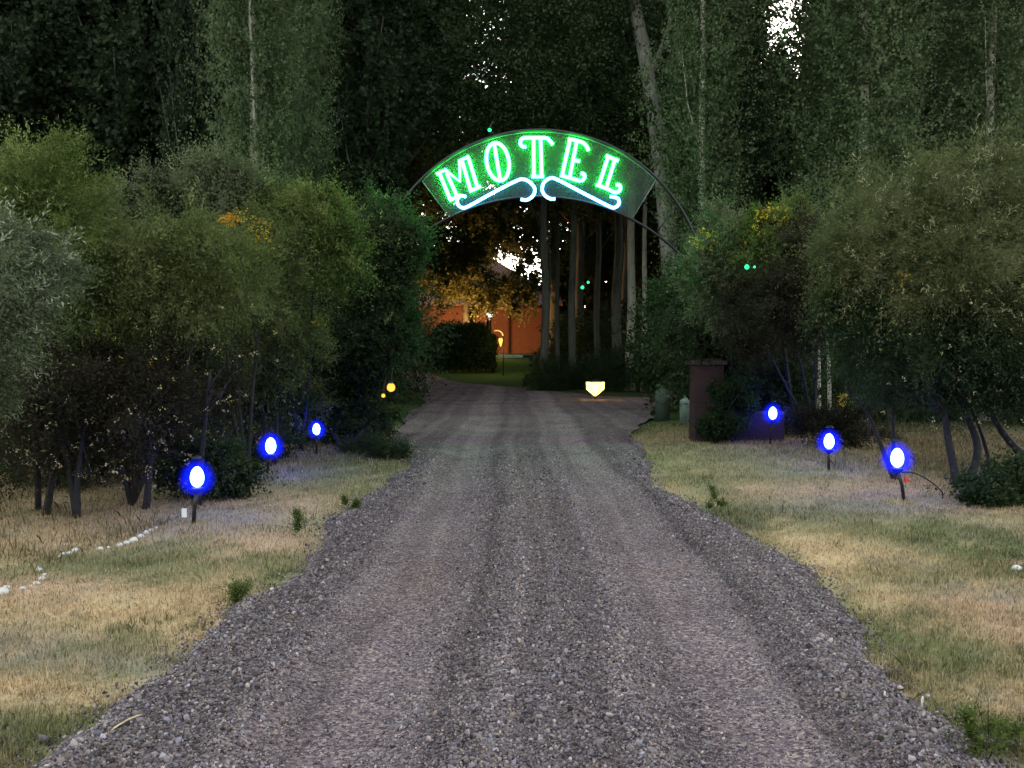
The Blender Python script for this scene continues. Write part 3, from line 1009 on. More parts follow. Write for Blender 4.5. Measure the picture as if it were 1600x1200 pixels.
def undergrowth():
    r = np.random.default_rng(61)
    n = 30000
    px = r.uniform(-250, 1850, n)
    px = px[(px < 640) | (px > 850)]
    n = len(px)
    D = r.uniform(64, 76, n)
    x = (px - 800) * D / FPX
    z = gz(x, D) + 15.0 * r.random(n) ** 1.15 * (0.75 + 0.25 * np.sin(x * 0.35) * np.sin(x * 0.9 + 1))
    P = np.stack([x, D, z], 1)
    V, F = leaf_faces(P, unit(r.normal(size=(n, 3)) + (0, -0.3, 0.5)), r.uniform(0.8, 1.8, n), 7, 0.55, 0.42, 0.2, r)
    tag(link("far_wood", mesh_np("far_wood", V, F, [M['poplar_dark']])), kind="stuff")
    me = None
    for (px, D, sc) in [(-60, 19, 1), (60, 21, 1), (150, 19, 1), (230, 22, .9), (310, 18, .8), (390, 22, .9), (470, 20, 1), (545, 22, 1), (600, 27, 1.1), (520, 33, 1.3), (420, 33, 1.2), (300, 33, 1.2), (180, 33, 1.2), (60, 34, 1.2), (-80, 33, 1.2),
                        (1090, 23, 1), (1150, 20.5, 1.1), (1250, 22, 1), (1345, 19, .8), (1400, 22, .9), (1480, 20, 1), (1570, 21, 1), (1650, 19, 1), (1050, 36, 1.2), (1110, 31, 1.2), (1210, 33, 1.4), (1300, 32, 1.2), (1420, 33, 1.3), (1530, 33, 1.3), (1640, 33, 1.3),
                        (840, 35.2, .32), (866, 35.6, .42), (884, 36.4, .3), (912, 37, .5), (958, 35, .55), (1000, 36.8, .45), (1022, 34, .5), (920, 47, 1.3), (865, 46, .7), (1000, 45, 1.2), (960, 40, .6)]:
        x = (px - 800) * D / FPX
        t = thing("undergrowth_bush", "dark undergrowth bush among the tree stems of the wood", "bush", (x, D, float(gz(x, D)) - 0.1), "dark undergrowth among the stems", rnd.uniform(0, 6.28))
        t.scale = (sc, sc, sc * rnd.uniform(0.85, 1.2))
        if me is None:
            P, Dd = blob_twigs([(np.array((0, 0, 1.2)), np.array((1.7, 1.7, 1.3))), (np.array((0.8, 0.3, 2.0)), np.array((1.1, 1.1, 1.0))), (np.array((-0.9, -.3, 1.7)), np.array((1.1, 1.2, 1.0)))], 1700, r, 0.4, 0.3, 3.0, -0.7)
            V, F = leaf_faces(P, Dd, r.uniform(0.25, 0.6, len(P)), 7, 0.13, 0.085, 0.2, r)
            me = mesh_np("foliage", V, F, [M['darkgreen']])
        link("foliage", me, t)


def light_block_wood():
    """unseen wood added behind the camera to hold off the low light"""
    r = np.random.default_rng(62)
    n = 9000
    x = r.uniform(-60, 60, n)
    y = r.uniform(-34, -26, n)
    z = 15.0 * r.random(n) * (0.8 + 0.2 * np.sin(x * 0.4) * np.sin(x * 0.9 + 1))
    V, F = leaf_faces(np.stack([x, y, z], 1), unit(r.normal(size=(n, 3)) + (0, 0.3, 0.5)), r.uniform(0.8, 1.8, n), 7, 0.6, 0.45, 0.2, r)
    tag(link("far_wood", mesh_np("far_wood", V, F, [M['poplar_dark']])), kind="stuff")  # added light block behind the camera, apart from the distant wood


undergrowth()
light_block_wood()


# the leaning grey tree above the sign
def leaning_tree():
    D = 27.0
    b = at(1062, 630, D); b[2] = -0.05
    t = thing("leaning_tree", "tall tree with a thick leaning grey trunk that forks above the neon sign", "tree", tuple(b))
    P = [np.zeros(3)] + [at(px, py, D) - b for (px, py) in [(1056, 520), (1044, 380), (1034, 270), (1022, 180), (1008, 90), (990, 0), (972, -110), (960, -220)]]
    pts = spline(P, 4)
    mb = MB()
    mb.tube(pts, list(np.linspace(0.30, 0.16, len(pts))), 12)
    f = at(1013, 120, D) - b
    mb.tube(spline([f, at(1030, 85, D - .3) - b, at(1050, 20, D - .8) - b, at(1062, -80, D - 1) - b], 4), list(np.linspace(0.10, 0.04, 13)), 8)
    mb.build("trunk", M['bark_mid'], t)
    r = np.random.default_rng(55)
    bl = [(at(px, py, d) - b, np.array([w * D / FPX, 1.6, h * D / FPX])) for (px, py, d, w, h) in
          [(860, 40, 27.5, 150, 90), (760, 110, 28, 90, 90), (900, 140, 28, 100, 50), (1060, 60, 28.6, 70, 120), (960, -60, 27, 160, 90), (1080, 200, 29, 50, 80)]]
    bl += [(at(px, py, 29.5) - b, np.array([w * 29 / FPX, 1.5, h * 29 / FPX])) for (px, py, w, h) in [(730, 70, 100, 90), (790, -20, 120, 80), (700, 170, 80, 90), (820, 170, 110, 60), (960, 190, 60, 60), (745, 105, 55, 50), (765, 170, 60, 50), (740, 200, 50, 40)]]
    Pp, Dd = sprays(bl, 11500, r, -0.1, 0.2, 16, 0.3)
    V, F = leaf_faces(Pp, Dd, r.uniform(0.4, 1.1, len(Pp)), 7, 0.13, 0.09, 0.5, r)
    link("crown", mesh_np("crown", V, F, [M['poplar_mid']]), t)


leaning_tree()

# ------------------------------------------------------------------ shrubs on the west side of the road
SH = "shrub"
shrub("olive_bush", "silver leaved bush whose pale narrow sprays reach in from the edge, nearest the white stones", SH, at(-35, 925, 5.8) * np.array((1, 1, 0)),
      [(-40, 440, 5.9, 110, 100), (5, 520, 5.9, 50, 66), (-70, 560, 6.0, 90, 110), (20, 400, 6.2, 55, 60), (75, 410, 6.4, 40, 42)], 'silver', 2300, 9, (0.10, 0.24), (0.050, 0.010), 0.3, 0.15, 0.45, ('paletip', 420, 0.060, 0.013),
      stems=[[(-0.25, 0.3, 0), (-0.2, 0.3, 0.6), (-0.3, 0.2, 1.2), (-0.2, 0.1, 1.9)]], stem_r=0.04)
shrub("feathery_bush", "tall feathery yellow green bush behind the silver leaved one", SH, at(60, 800, 8.6) * np.array((1, 1, 0)),
      [(70, 300, 8.6, 85, 75), (20, 320, 8.7, 90, 80), (100, 370, 8.5, 70, 80), (60, 450, 8.5, 90, 80)], 'feather', 2800, 12, (0.14, 0.34), (0.05, 0.009), 0.35, 0.35, 0.4, ('greentip', 620, 0.06, 0.014))
shrub("broom_bush", "large drooping olive green bush with yellow leaves low in it", SH, at(205, 790, 8.9) * np.array((1, 1, 0)),
      [(250, 420, 9.0, 120, 85), (180, 430, 9.1, 90, 80), (330, 430, 9.1, 90, 85), (270, 470, 9.1, 120, 55), (145, 470, 9.1, 70, 55)], 'olive', 4300, 11, (0.14, 0.32), (0.05, 0.010), 0.45, 0.1, 0.45, ('greentip', 650, 0.058, 0.014),
      flowers=[('yellow', 14, [(240, 575, 8.6, 60, 14), (360, 620, 9.0, 30, 12), (150, 530, 8.5, 40, 10)], 0.03), ('pale', 110, [(250, 600, 8.6, 190, 90), (200, 690, 8.5, 150, 60), (330, 520, 8.6, 120, 60)], 0.032)])
shrub("bare_bush", "thin twiggy dark undergrowth with dead leaves below the drooping olive green bush", SH, at(120, 815, 8.3) * np.array((1, 1, 0)),
      [(120, 600, 8.6, 120, 70), (210, 640, 8.7, 110, 70), (300, 610, 9.5, 60, 80), (60, 680, 8.4, 70, 80)], 'brownish', 3000, 8, (0.15, 0.35), (0.045, 0.014), 0.3, 0.1, 0.2, thr=-0.3,
      stems=[[(0, 0, 0), tuple(at(122, 735, 8.3) - at(120, 815, 8.3) * np.array((1, 1, 0))), tuple(at(140, 620, 8.4) - at(120, 815, 8.3) * np.array((1, 1, 0)))],
             [(0, 0, 0), tuple(at(105, 720, 8.3) - at(120, 815, 8.3) * np.array((1, 1, 0))), tuple(at(80, 600, 8.4) - at(120, 815, 8.3) * np.array((1, 1, 0)))],
             [(0.5, 0.4, 0), (0.55, 0.4, 0.6), (0.45, 0.5, 1.3)], [(0.95, 0.6, 0), (1.0, 0.65, 0.7), (1.1, 0.6, 1.4)], [(-0.35, 0.1, 0), (-0.3, 0.2, 0.7), (-0.4, 0.2, 1.3)]], stem_r=0.04,
      flowers=[('pale', 120, [(170, 690, 8.4, 150, 70), (280, 690, 9.2, 75, 50), (410, 640, 12.2, 60, 40)], 0.032), ('yellow', 10, [(195, 735, 8.5, 30, 12)], 0.03)])
shrub("shade_fill_bush", "thicket of darkened leaves standing in for the shade below the blossom and the drooping bush", SH, at(300, 740, 11.0) * np.array((1, 1, 0)),  # dark foliage added as painted shade under the shrubs
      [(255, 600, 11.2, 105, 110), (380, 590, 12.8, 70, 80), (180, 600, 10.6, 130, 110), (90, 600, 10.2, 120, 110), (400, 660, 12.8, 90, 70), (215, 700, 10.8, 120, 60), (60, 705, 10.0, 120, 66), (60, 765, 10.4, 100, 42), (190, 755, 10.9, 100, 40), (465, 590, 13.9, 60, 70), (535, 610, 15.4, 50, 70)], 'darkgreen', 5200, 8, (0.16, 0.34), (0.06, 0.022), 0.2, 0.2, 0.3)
shrub("grey_bush", "small grey green rounded bush low against the dark wood, beside the feathery bush", SH, at(215, 720, 11.2) * np.array((1, 1, 0)),
      [(185, 330, 11.2, 50, 40), (240, 325, 11.3, 45, 38), (210, 390, 11.2, 80, 60)], 'greygreen', 1500, 9, (0.14, 0.3), (0.06, 0.02), 0.1, 0.4, 0.45)
shrub("grey_bush", "upright grey green bush whose shoots stand up behind the blossom", SH, at(335, 720, 11.6) * np.array((1, 1, 0)),
      [(335, 305, 11.6, 65, 45), (370, 320, 11.6, 50, 45), (330, 370, 11.5, 80, 60)], 'greygreen', 1900, 10, (0.16, 0.36), (0.055, 0.016), 0.05, 0.7, 0.45, ('strawtip', 160, 0.06, 0.018), shoots=0.14)
shrub("flowering_bush", "bush with yellow and orange blossom over a dark hollow", SH, at(385, 735, 10.3) * np.array((1, 1, 0)),
      [(385, 385, 10.3, 45, 45), (350, 430, 10.2, 50, 60), (420, 430, 10.4, 50, 70)], 'olive', 1500, 9, (0.14, 0.3), (0.05, 0.012), 0.3, 0.2, 0.4,
      flowers=[('orange', 34, [(357, 345, 10.0, 9, 6)], 0.045), ('yellow', 80, [(383, 338, 10.0, 18, 7), (405, 360, 10.1, 14, 16), (412, 385, 10.1, 10, 16), (345, 355, 10.0, 6, 8)], 0.035)])
shrub("yellow_bush", "yellowish green bush beside the blossom, toward the arch", SH, at(470, 700, 14.0) * np.array((1, 1, 0)),
      [(480, 360, 11.4, 70, 55), (440, 400, 11.5, 60, 60), (510, 410, 11.5, 60, 60), (440, 330, 11.8, 40, 40), (500, 330, 11.9, 45, 35)], 'feather', 2600, 9, (0.14, 0.3), (0.055, 0.018), 0.2, 0.3, 0.4, ('greentip', 420, 0.055, 0.02))
shrub("rounded_bush", "low rounded leafy bush behind the blue lamp with the white tag", SH, at(430, 725, 12.2) * np.array((1, 1, 0)),
      [(440, 510, 12.2, 75, 65), (400, 560, 12.2, 70, 70), (470, 550, 13.8, 55, 60), (430, 630, 13.8, 80, 55)], 'olive', 2800, 9, (0.13, 0.28), (0.05, 0.02), 0.25, 0.2, 0.45,
      flowers=[('pale', 60, [(380, 620, 11.8, 90, 60), (400, 650, 12.4, 40, 30)], 0.03), ('yellow', 16, [(500, 500, 11.8, 16, 16), (370, 625, 11.7, 16, 10)], 0.03)])
shrub("dense_bush", "tall dense dark green bush hiding the arch's foot at the road's bend", SH, at(560, 690, 15.0) * np.array((1, 1, 0)),
      [(590, 385, 14.2, 64, 66), (622, 395, 14.0, 36, 60), (560, 430, 14.3, 60, 80), (590, 500, 14.2, 60, 80), (545, 570, 14.8, 56, 80), (622, 500, 15.6, 26, 60)], 'darkgreen', 6200, 9, (0.16, 0.34), (0.065, 0.026), 0.15, 0.3, 0.5, ('greentip', 300, 0.06, 0.024))
shrub("ivy_bush", "low ivy mound lit blue by the farthest blue lamp on the bushy west side", SH, at(535, 700, 13.6) * np.array((1, 1, 0)),
      [(548, 668, 14.5, 40, 32), (465, 640, 15.3, 60, 55), (580, 650, 14.6, 40, 40), (500, 665, 15.4, 60, 40)], 'darkgreen', 1700, 7, (0.1, 0.25), (0.06, 0.04), 0.2, 0.2, 0.4)
shrub("low_bush", "low dark bush right behind the nearest blue lamp on the west side", SH, at(335, 775, 9.3) * np.array((1, 1, 0)),
      [(350, 735, 9.3, 50, 40), (290, 740, 9.4, 40, 45), (400, 735, 12.4, 40, 30)], 'darkgreen', 1300, 7, (0.1, 0.25), (0.05, 0.025), 0.2, 0.2, 0.3)
shrub("verge_tussock", "green grassy tussock at the road's edge under the dense bush", "plant", at(600, 718, 13) * np.array((1, 1, 0)),
      [(600, 710, 13, 34, 14), (560, 705, 13.5, 30, 10)], 'darkgreen', 500, 6, (0.1, 0.2), (0.09, 0.010), -0.3, 0.9, 0.1, stems=[[(0, 0, 0), (0.02, 0, 0.1), (0.03, 0, 0.2)]], stem_r=0.008, stem_name="stem")

# ------------------------------------------------------------------ shrubs on the east side
wb = gp(1500, 766)
shrub("willow_bush", "huge narrow leaved willow with dark leaning trunks behind the cabled blue lamp", SH, wb,
      [(1430, 330, 10.0, 110, 75), (1530, 300, 10.3, 130, 70), (1350, 390, 9.9, 80, 80), (1460, 430, 9.7, 150, 100), (1600, 420, 9.9, 130, 120), (1340, 470, 10.1, 65, 50), (1620, 490, 10.0, 100, 60)],
      'willow', 7800, 11, (0.14, 0.34), (0.055, 0.010), 0.35, 0.2, 0.5, ('strawtip', 900, 0.075, 0.014), shoots=0.12,
      stems=[[(0, 0, -.05), tuple(at(1482, 690, 10) - wb), tuple(at(1470, 610, 10) - wb), tuple(at(1430, 500, 10) - wb)],
             [(0.1, 0.1, -.05), tuple(at(1528, 700, 10.2) - wb), tuple(at(1500, 620, 10.2) - wb), tuple(at(1480, 500, 10.2) - wb), tuple(at(1500, 380, 10.2) - wb)],
             [tuple(at(1600, 715, 10.4) - wb), tuple(at(1560, 665, 10.3) - wb), tuple(at(1530, 590, 10.3) - wb)],
             [tuple(at(1470, 640, 10) - wb), tuple(at(1430, 580, 10) - wb), tuple(at(1390, 520, 10.1) - wb)]], stem_r=0.058,
      flowers=[('pale', 60, [(1480, 500, 9.2, 150, 160), (1550, 620, 9.2, 80, 50)], 0.03), ('yellow', 14, [(1405, 440, 9.4, 16, 12)], 0.03)])
shrub("willow_shade", "dark green leafy bush growing through the willow's shaded underside", SH, gp(1555, 752),  # willow's lower leaves in darker green, shade put into the colour
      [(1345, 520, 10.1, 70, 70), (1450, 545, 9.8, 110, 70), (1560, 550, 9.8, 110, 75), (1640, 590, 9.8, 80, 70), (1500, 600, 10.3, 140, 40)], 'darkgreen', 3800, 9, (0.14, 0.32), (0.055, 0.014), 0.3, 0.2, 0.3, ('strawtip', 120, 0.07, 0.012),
      stems=[[(0, 0, -.05), (-0.1, 0.1, 0.5), (-0.35, 0.0, 1.0), (-0.6, 0, 1.5)]], stem_r=0.03)
shrub("young_shrub", "dark forked shrub stem between the two nearest blue lamps on the east side", SH, gp(1398, 752),
      [(1370, 560, 11.4, 60, 70), (1400, 480, 11.6, 70, 70)], 'darkgreen', 1500, 8, (0.14, 0.3), (0.055, 0.016), 0.3, 0.2, 0.3,
      stems=[[(0, 0, 0), (-0.2, 0, 0.5), (-0.36, 0, 0.85), (-0.62, 0, 1.15)], [(0, 0, 0), (-.03, 0, 0.7), (0.0, 0.05, 1.6)]], stem_r=0.035)
shrub("pale_bush", "small pale yellow green bush where the arch's bar disappears", SH, at(1160, 690, 16.4) * np.array((1, 1, 0)),
      [(1130, 375, 14.0, 45, 45), (1105, 420, 13.9, 40, 40), (1160, 410, 14.1, 35, 45), (1125, 470, 14.2, 50, 50)], 'greygreen', 2000, 9, (0.14, 0.3), (0.06, 0.018), 0.15, 0.35, 0.4,
      flowers=[('yellow', 60, [(1100, 375, 13.6, 24, 18), (1165, 390, 13.6, 16, 20)], 0.035)])
shrub("flowering_bush", "bush with a yellow blossoming crown between the willow and the pale bush", SH, at(1245, 700, 16.4) * np.array((1, 1, 0)),
      [(1205, 365, 13.4, 38, 32), (1230, 350, 13.6, 30, 36), (1200, 410, 13.4, 45, 50)], 'feather', 1500, 9, (0.14, 0.3), (0.055, 0.016), 0.1, 0.35, 0.4,
      flowers=[('yellow', 70, [(1205, 336, 13.1, 24, 12), (1185, 350, 13.1, 12, 14)], 0.035)])
shrub("brown_bush", "dull brownish dark bush filling the gap between the blossoming crown and the willow", SH, at(1270, 700, 16.6) * np.array((1, 1, 0)),
      [(1265, 400, 13.0, 50, 55), (1230, 470, 12.9, 60, 60), (1280, 480, 13.0, 60, 70), (1180, 500, 13.4, 60, 60)], 'brownish', 3600, 9, (0.14, 0.32), (0.055, 0.014), 0.3, 0.2, 0.3)
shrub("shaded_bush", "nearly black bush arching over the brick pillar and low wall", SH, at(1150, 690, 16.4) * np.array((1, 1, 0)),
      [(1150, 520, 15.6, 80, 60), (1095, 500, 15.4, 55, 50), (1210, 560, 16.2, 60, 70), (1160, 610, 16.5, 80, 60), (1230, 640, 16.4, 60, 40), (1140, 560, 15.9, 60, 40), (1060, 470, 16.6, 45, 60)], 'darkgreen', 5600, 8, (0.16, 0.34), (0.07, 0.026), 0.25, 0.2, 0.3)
shrub("round_bush", "round dark bush in front of the low brick wall", SH, gp(1152, 690),
      [(1145, 634, 15.0, 38, 46), (1118, 668, 14.9, 26, 18)], 'hedge', 1300, 7, (0.1, 0.2), (0.05, 0.024), 0.1, 0.2, 0.3)
shrub("low_bush", "low dark scrub between the two farther blue lamps on the east side", SH, gp(1330, 702),
      [(1330, 670, 14.2, 50, 30), (1275, 668, 14.6, 36, 26)], 'brownish', 1100, 7, (0.14, 0.3), (0.055, 0.018), 0.1, 0.4, 0.2,
      flowers=[('yellow', 26, [(1322, 626, 13.8, 10, 10)], 0.04)])
shrub("leafy_weeds", "deep green leafy weeds at the foot of the willow", "plant", gp(1585, 785),
      [(1600, 755, 9.2, 40, 22), (1570, 772, 9.0, 50, 12), (1540, 782, 8.9, 30, 7)], 'darkgreen', 900, 7, (0.1, 0.22), (0.06, 0.03), 0.0, 0.6, 0.1, stem_name="stem", stem_r=0.01)
for (px, py, w, h, lab) in [(376, 930, 9, 9, "small dark green weed alone on the gravel's west edge"), (476, 818, 20, 14, "dark green weed tuft above the west gravel edge, near the tagged blue lamp"),
                            (545, 792, 16, 10, "spreading green weed at the bend of the west verge"), (1118, 790, 14, 16, "upright green weed at the east gravel edge"), (1545, 1158, 40, 26, "broad green weed at the near corner of the east verge")]:
    g = gp(px, py + h)
    shrub("verge_weed", lab, "weed", g, [(px, py, g[1], w, h)], 'feather', 60, 6, (0.04, 0.10), (0.026, 0.007), 0.0, 0.8, 0.1, stem_name="stem", stem_r=0.004, stems=[[(0, 0, 0), (0.01, 0, 0.02), (0.0, 0.01, 0.04)]], shoots=0)

# slim pale saplings beyond the blue lamps
def sapling(px, D, py_top, label, w):
    b = at(px, 600, D); b[2] = 0.0
    t = thing("sapling", label, "tree", tuple(b))
    top = at(px - (6 if py_top > 0 else 24), py_top, D) - b
    MB().tube(spline([(0, 0, -.05), top * 0.4 + np.array((0.02, 0, 0)), top * 0.75, top], 5), list(np.linspace(w, w * 0.6, 16)), 8).build("trunk", M['bark_pale'], t)
    r = np.random.default_rng(int(px))
    P, Dd = blob_twigs([(top + np.array((0, 0, 0.6)), np.array((0.8, 0.8, 1.4)))], 500, r, 0.2, 0.5, 4.0)
    V, F = leaf_faces(P, Dd, r.uniform(0.2, 0.5, len(P)), 7, 0.08, 0.05, 0.1, r)
    link("crown", mesh_np("crown", V, F, [M['poplar']]), t)


sapling(1280, 17.5, 420, "slim pale stemmed sapling above the middle blue lamp, brightest stem", 0.055)
sapling(1297, 18.5, 470, "thinner dull sapling close beside the bright pale stem", 0.05)
sapling(1323, 19.0, 500, "thin sapling above the small yellow blossom in the scrub", 0.03)
sapling(412, 18.55, -60, "pale slim stem rising between the blossom and the upright grey bush", 0.04)
sapling(428, 19.6, -90, "dull slim stem next to the pale one behind the blossom", 0.045)

# ------------------------------------------------------------------ the neon arch
DA = 15.4
KA = DA / FPX


def build_arch():
    b = at(843, 550, DA); b[2] = 0.0
    t = thing("neon_sign_arch", "black iron arch over the road carrying a glowing green and white neon MOTEL sign", "sign", tuple(b))
    q = lambda px, py, d=0.0: at(px, py, DA + d) - b
    bars = MB()
    arc = [q(843 + 260 * math.sin(a), 463 - 260 * math.cos(a)) for a in np.linspace(R(-90), R(90), 49)]
    left_foot, right_foot = arc[0].copy(), arc[-1].copy()
    left_foot[2] = 0.0; right_foot[2] = 1.46
    bars.tube([left_foot] + arc + [right_foot], 0.026, 8)
    bars.build("outer_bar", M['iron'], t)
    inner = MB()
    inner.tube([q(842 + 315 * math.sin(a), 622 - 315 * math.cos(a)) for a in np.linspace(R(-55.5), R(55.5), 37)], 0.024, 8)
    inner.build("inner_bar", M['iron'], t)
    for a in (-66, -56, 56, 66):
        o = q(843 + 260 * math.sin(R(a)), 463 - 260 * math.cos(R(a)))
        # where the same bearing meets the inner bar
        best = min((q(842 + 315 * math.sin(R(k)), 622 - 315 * math.cos(R(k))) for k in np.linspace(-55, 55, 221)), key=lambda p: np.linalg.norm(p - o))
        web = MB()
        web.tube([o, best], 0.012, 6)
        web.build("strut", M['iron'], t)
    # the panel between the bars
    n = 48
    outer = [q(843 + 257 * math.sin(a), 463 - 257 * math.cos(a)) for a in np.linspace(R(-45.5), R(45), n)]
    inn = [q(842 + 313 * math.sin(a), 622 - 313 * math.cos(a)) for a in np.linspace(R(-26.3), R(27.5), n)]
    V, Fq = [], []
    for o, i in zip(outer, inn):
        for dy in (0.0, 0.02):
            V += [o + (0, dy, 0), i + (0, dy, 0)]
    for k in range(n - 1):
        a = 4 * k
        Fq += [(a, a + 1, a + 5, a + 4), (a + 2, a + 6, a + 7, a + 3), (a, a + 4, a + 6, a + 2), (a + 1, a + 3, a + 7, a + 5)]
    Fq += [(0, 2, 3, 1), (4 * n - 4, 4 * n - 3, 4 * n - 1, 4 * n - 2)]
    m, nt_, out = new_mat("smoked_sign_panel")
    p = nt_.nodes.new("ShaderNodeBsdfDiffuse")
    c = ramp(nt_, noise(nt_, 3.0, 1.0, 0.5, obj_vec(nt_)), [(0.3, (0.054, 0.072, 0.056)), (0.7, (0.068, 0.088, 0.070))])
    nt_.links.new(c, p.inputs[0])
    tr = nt_.nodes.new("ShaderNodeBsdfTransparent")
    mx = nt_.nodes.new("ShaderNodeMixShader")
    mx.inputs[0].default_value = 0.27
    nt_.links.new(tr.outputs[0], mx.inputs[1]); nt_.links.new(p.outputs[0], mx.inputs[2])
    nt_.links.new(mx.outputs[0], out.inputs[0])
    me = bpy.data.meshes.new("sign_panel")
    me.from_pydata([tuple(v) for v in V], [], Fq)
    me.materials.append(m)
    me.update()
    link("sign_panel", me, t)
    rim = MB()
    rim.tube([p_ + (0, 0.01, 0) for p_ in [inn[0]] + outer + [inn[-1]]], 0.008, 5)
    rim.build("panel_rim", M['rim'], t)
    # the tubes: traced strokes of the letters and scrolls, in a plane just ahead of the panel
    A = lambda x, y: (670 + x / 8, 190 + y / 8)
    B = lambda x, y: (790 + x / 8, 190 + y / 8)
    C = lambda x, y: (850 + x / 8, 190 + y / 8)
    green = glow("green_neon_tube", (0.016, 1.0, 0.10), 4.4)
    blue = glow("ice_blue_neon_tube", (0.07, 0.36, 1.0), 1.5)
    letters = {
        "M": [(A, [(95, 658), (205, 604), (388, 748), (388, 488), (505, 436)]), (A, [(140, 660), (268, 975)]), (A, [(222, 640), (350, 925)]), (A, [(258, 985), (400, 918)]),
              (A, [(418, 500), (522, 858)]), (A, [(495, 450), (606, 815)]), (A, [(508, 872), (650, 808)])],
        "O": [(A, [(862 + 27 * -math.cos(a) + 140 * math.sin(a) * 1.0, 502 - 236 * math.cos(a) + 22 * math.sin(a) * 0) for a in np.linspace(0, 2 * math.pi, 37)]), (A, [(818, 285), (892, 725)])],
        "T": [(B, [(258, 314), (215, 312), (186, 282), (188, 238), (222, 208), (300, 204), (500, 206), (545, 232), (590, 288)]), (B, [(350, 212), (354, 680)]), (B, [(438, 212), (450, 680)]), (B, [(322, 686), (478, 686)])],
        "E": [(C, [(302, 216), (440, 246), (500, 274), (534, 312), (556, 362)]), (C, [(325, 226), (228, 662)]), (C, [(410, 246), (322, 690)]), (C, [(372, 482), (448, 496)]),
              (C, [(206, 670), (330, 706), (440, 738), (488, 726), (508, 690), (498, 656), (460, 648)])],
        "L": [(C, [(774, 426), (930, 492)]), (C, [(800, 446), (692, 780)]), (C, [(884, 484), (784, 812)]), (C, [(652, 786), (780, 836), (885, 884), (934, 872), (955, 832), (942, 794), (900, 790)])],
    }
    curved = {("T", 0), ("E", 0), ("E", 4), ("L", 3)}
    for ch, strokes in letters.items():
        mb = MB()
        for j, (f, pts) in enumerate(strokes):
            P = [q(*f(*p_), -0.05) for p_ in pts]
            mb.tube(spline(P, 5) if (ch, j) in curved else P, 0.029, 8)
        mb.build("neon_letter", green, t)["label"] = f"green neon letter {ch}"
    lsw = [A(465, 938), A(400, 928), A(358, 970), A(362, 1032), A(412, 1074), A(490, 1060), A(800, 890), A(1090, 742), A(1190, 722), B(315, 768), B(366, 848), B(338, 932), B(262, 980), B(190, 972)]
    rsw = [B(618, 965), B(560, 964), B(492, 922), B(456, 850), B(480, 762), B(556, 708), C(160, 722), C(480, 888), C(810, 1056), C(888, 1072), C(938, 1022), C(926, 966), C(882, 944), C(826, 936)]
    for s in (lsw, rsw):
        mb = MB()
        mb.tube(spline([q(px, py, -0.055) for (px, py) in s], 7), 0.026, 8)
        mb.build("neon_scroll", blue, t)
    for (px, py) in [(705, 285), (738, 262), (758, 238), (790, 270), (836, 230), (846, 262), (884, 235), (898, 270), (950, 262), (940, 290), (740, 305), (930, 308)]:
        MB().tube([q(px, py, -0.045), q(px, py, 0.0)], 0.012, 6).build("tube_support", M['rim'], t)


build_arch()

# ------------------------------------------------------------------ brick gate pillar, low wall, bollards
def build_gate():
    D = 15.4
    b = at(1103, 690, D); b[2] = 0.0
    t = thing("brick_pillar", "dark red brick gate pillar carrying the arch's foot, flat cap on top", "pillar", tuple(b))
    MB().box((0, 0, 0.68), (0.50, 0.50, 1.40)).build("shaft", M['brick'], t, smooth_shade=False, bevel=0.008)
    mb = MB(); mb.box((0, 0, 1.41), (0.60, 0.60, 0.07)); mb.box((0, 0, 1.462), (0.5, 0.5, 0.05), taper=0.7)
    mb.build("cap", M['cap'], t, smooth_shade=False, bevel=0.008)
    w = thing("low_brick_wall", "low dark red brick wall running from the gate pillar behind the round bush", "wall", (b[0] + 0.82, D + 0.05, 0))
    MB().box((0, 0, 0.23), (1.12, 0.24, 0.52)).build("brickwork", M['brick'], w, smooth_shade=False, bevel=0.006)
    MB().box((0, 0, 0.515), (1.12, 0.30, 0.05)).build("coping", M['cap'], w, smooth_shade=False, bevel=0.006)


build_gate()


def bollard(px, py, D, h, r, mat, label):
    b = at(px, py, D); b[2] = 0
    t = thing("bollard", label, "bollard", tuple(b), "green cylinder bollards by the gate pillar")
    MB().lathe([(r, -0.05), (r, h * 0.80), (r * 0.97, h * 0.84), (r * 0.72, h * 0.895), (r * 0.30, h * 0.93), (r * 0.22, h * 0.935)], 24).build("post", M[mat], t)
    MB().lathe([(r * 0.16, h * 0.935), (r * 0.27, h * 0.955), (r * 0.27, h * 0.985), (r * 0.12, h)], 16).build("knob", M[mat], t)
    MB().lathe([(r * 1.03, h * 0.72), (r * 1.03, h * 0.74)], 24).build("band", M['bollard_dark'], t)


bollard(1070.5, 665, 18.6, 0.66, 0.118, 'bollard', "pale green cylinder bollard with a knob, close beside the brick pillar")
bollard(1035, 663, 20.4, 0.80, 0.175, 'bollard_dark', "stout green bollard, darkened to stand in for shade, with a knob, farther from the brick pillar")
b = at(1017, 632, 27.0); b[2] = 0
t = thing("short_post", "short black post at the road's edge past the stout darker bollard", "post", tuple(b))
MB().lathe([(0.06, -0.05), (0.055, 0.38), (0.07, 0.40), (0.07, 0.44), (0.02, 0.47)], 12).build("stake", M['black'], t)


# ------------------------------------------------------------------ blue garden lamps
BULB = glow("lamp_bulb_white_blue", (0.022, 0.045, 1.0), 13.0)
HALO = halo_shell("lamp_blue_halo", (0.004, 0.012, 1.0), 0.20, 6.0, 0.6)  # glowing shell standing in for lens glow round the bulb


def egg(rx, rz, n=14, top=0.85):
    prof = []
    for i in range(n + 1):
        a = -math.pi / 2 + math.pi * i / n
        k = math.cos(a)
        zz = math.sin(a)
        prof.append((max(0.0015, rx * k * (1 + 0.10 * -zz)), rz * zz))
    return prof


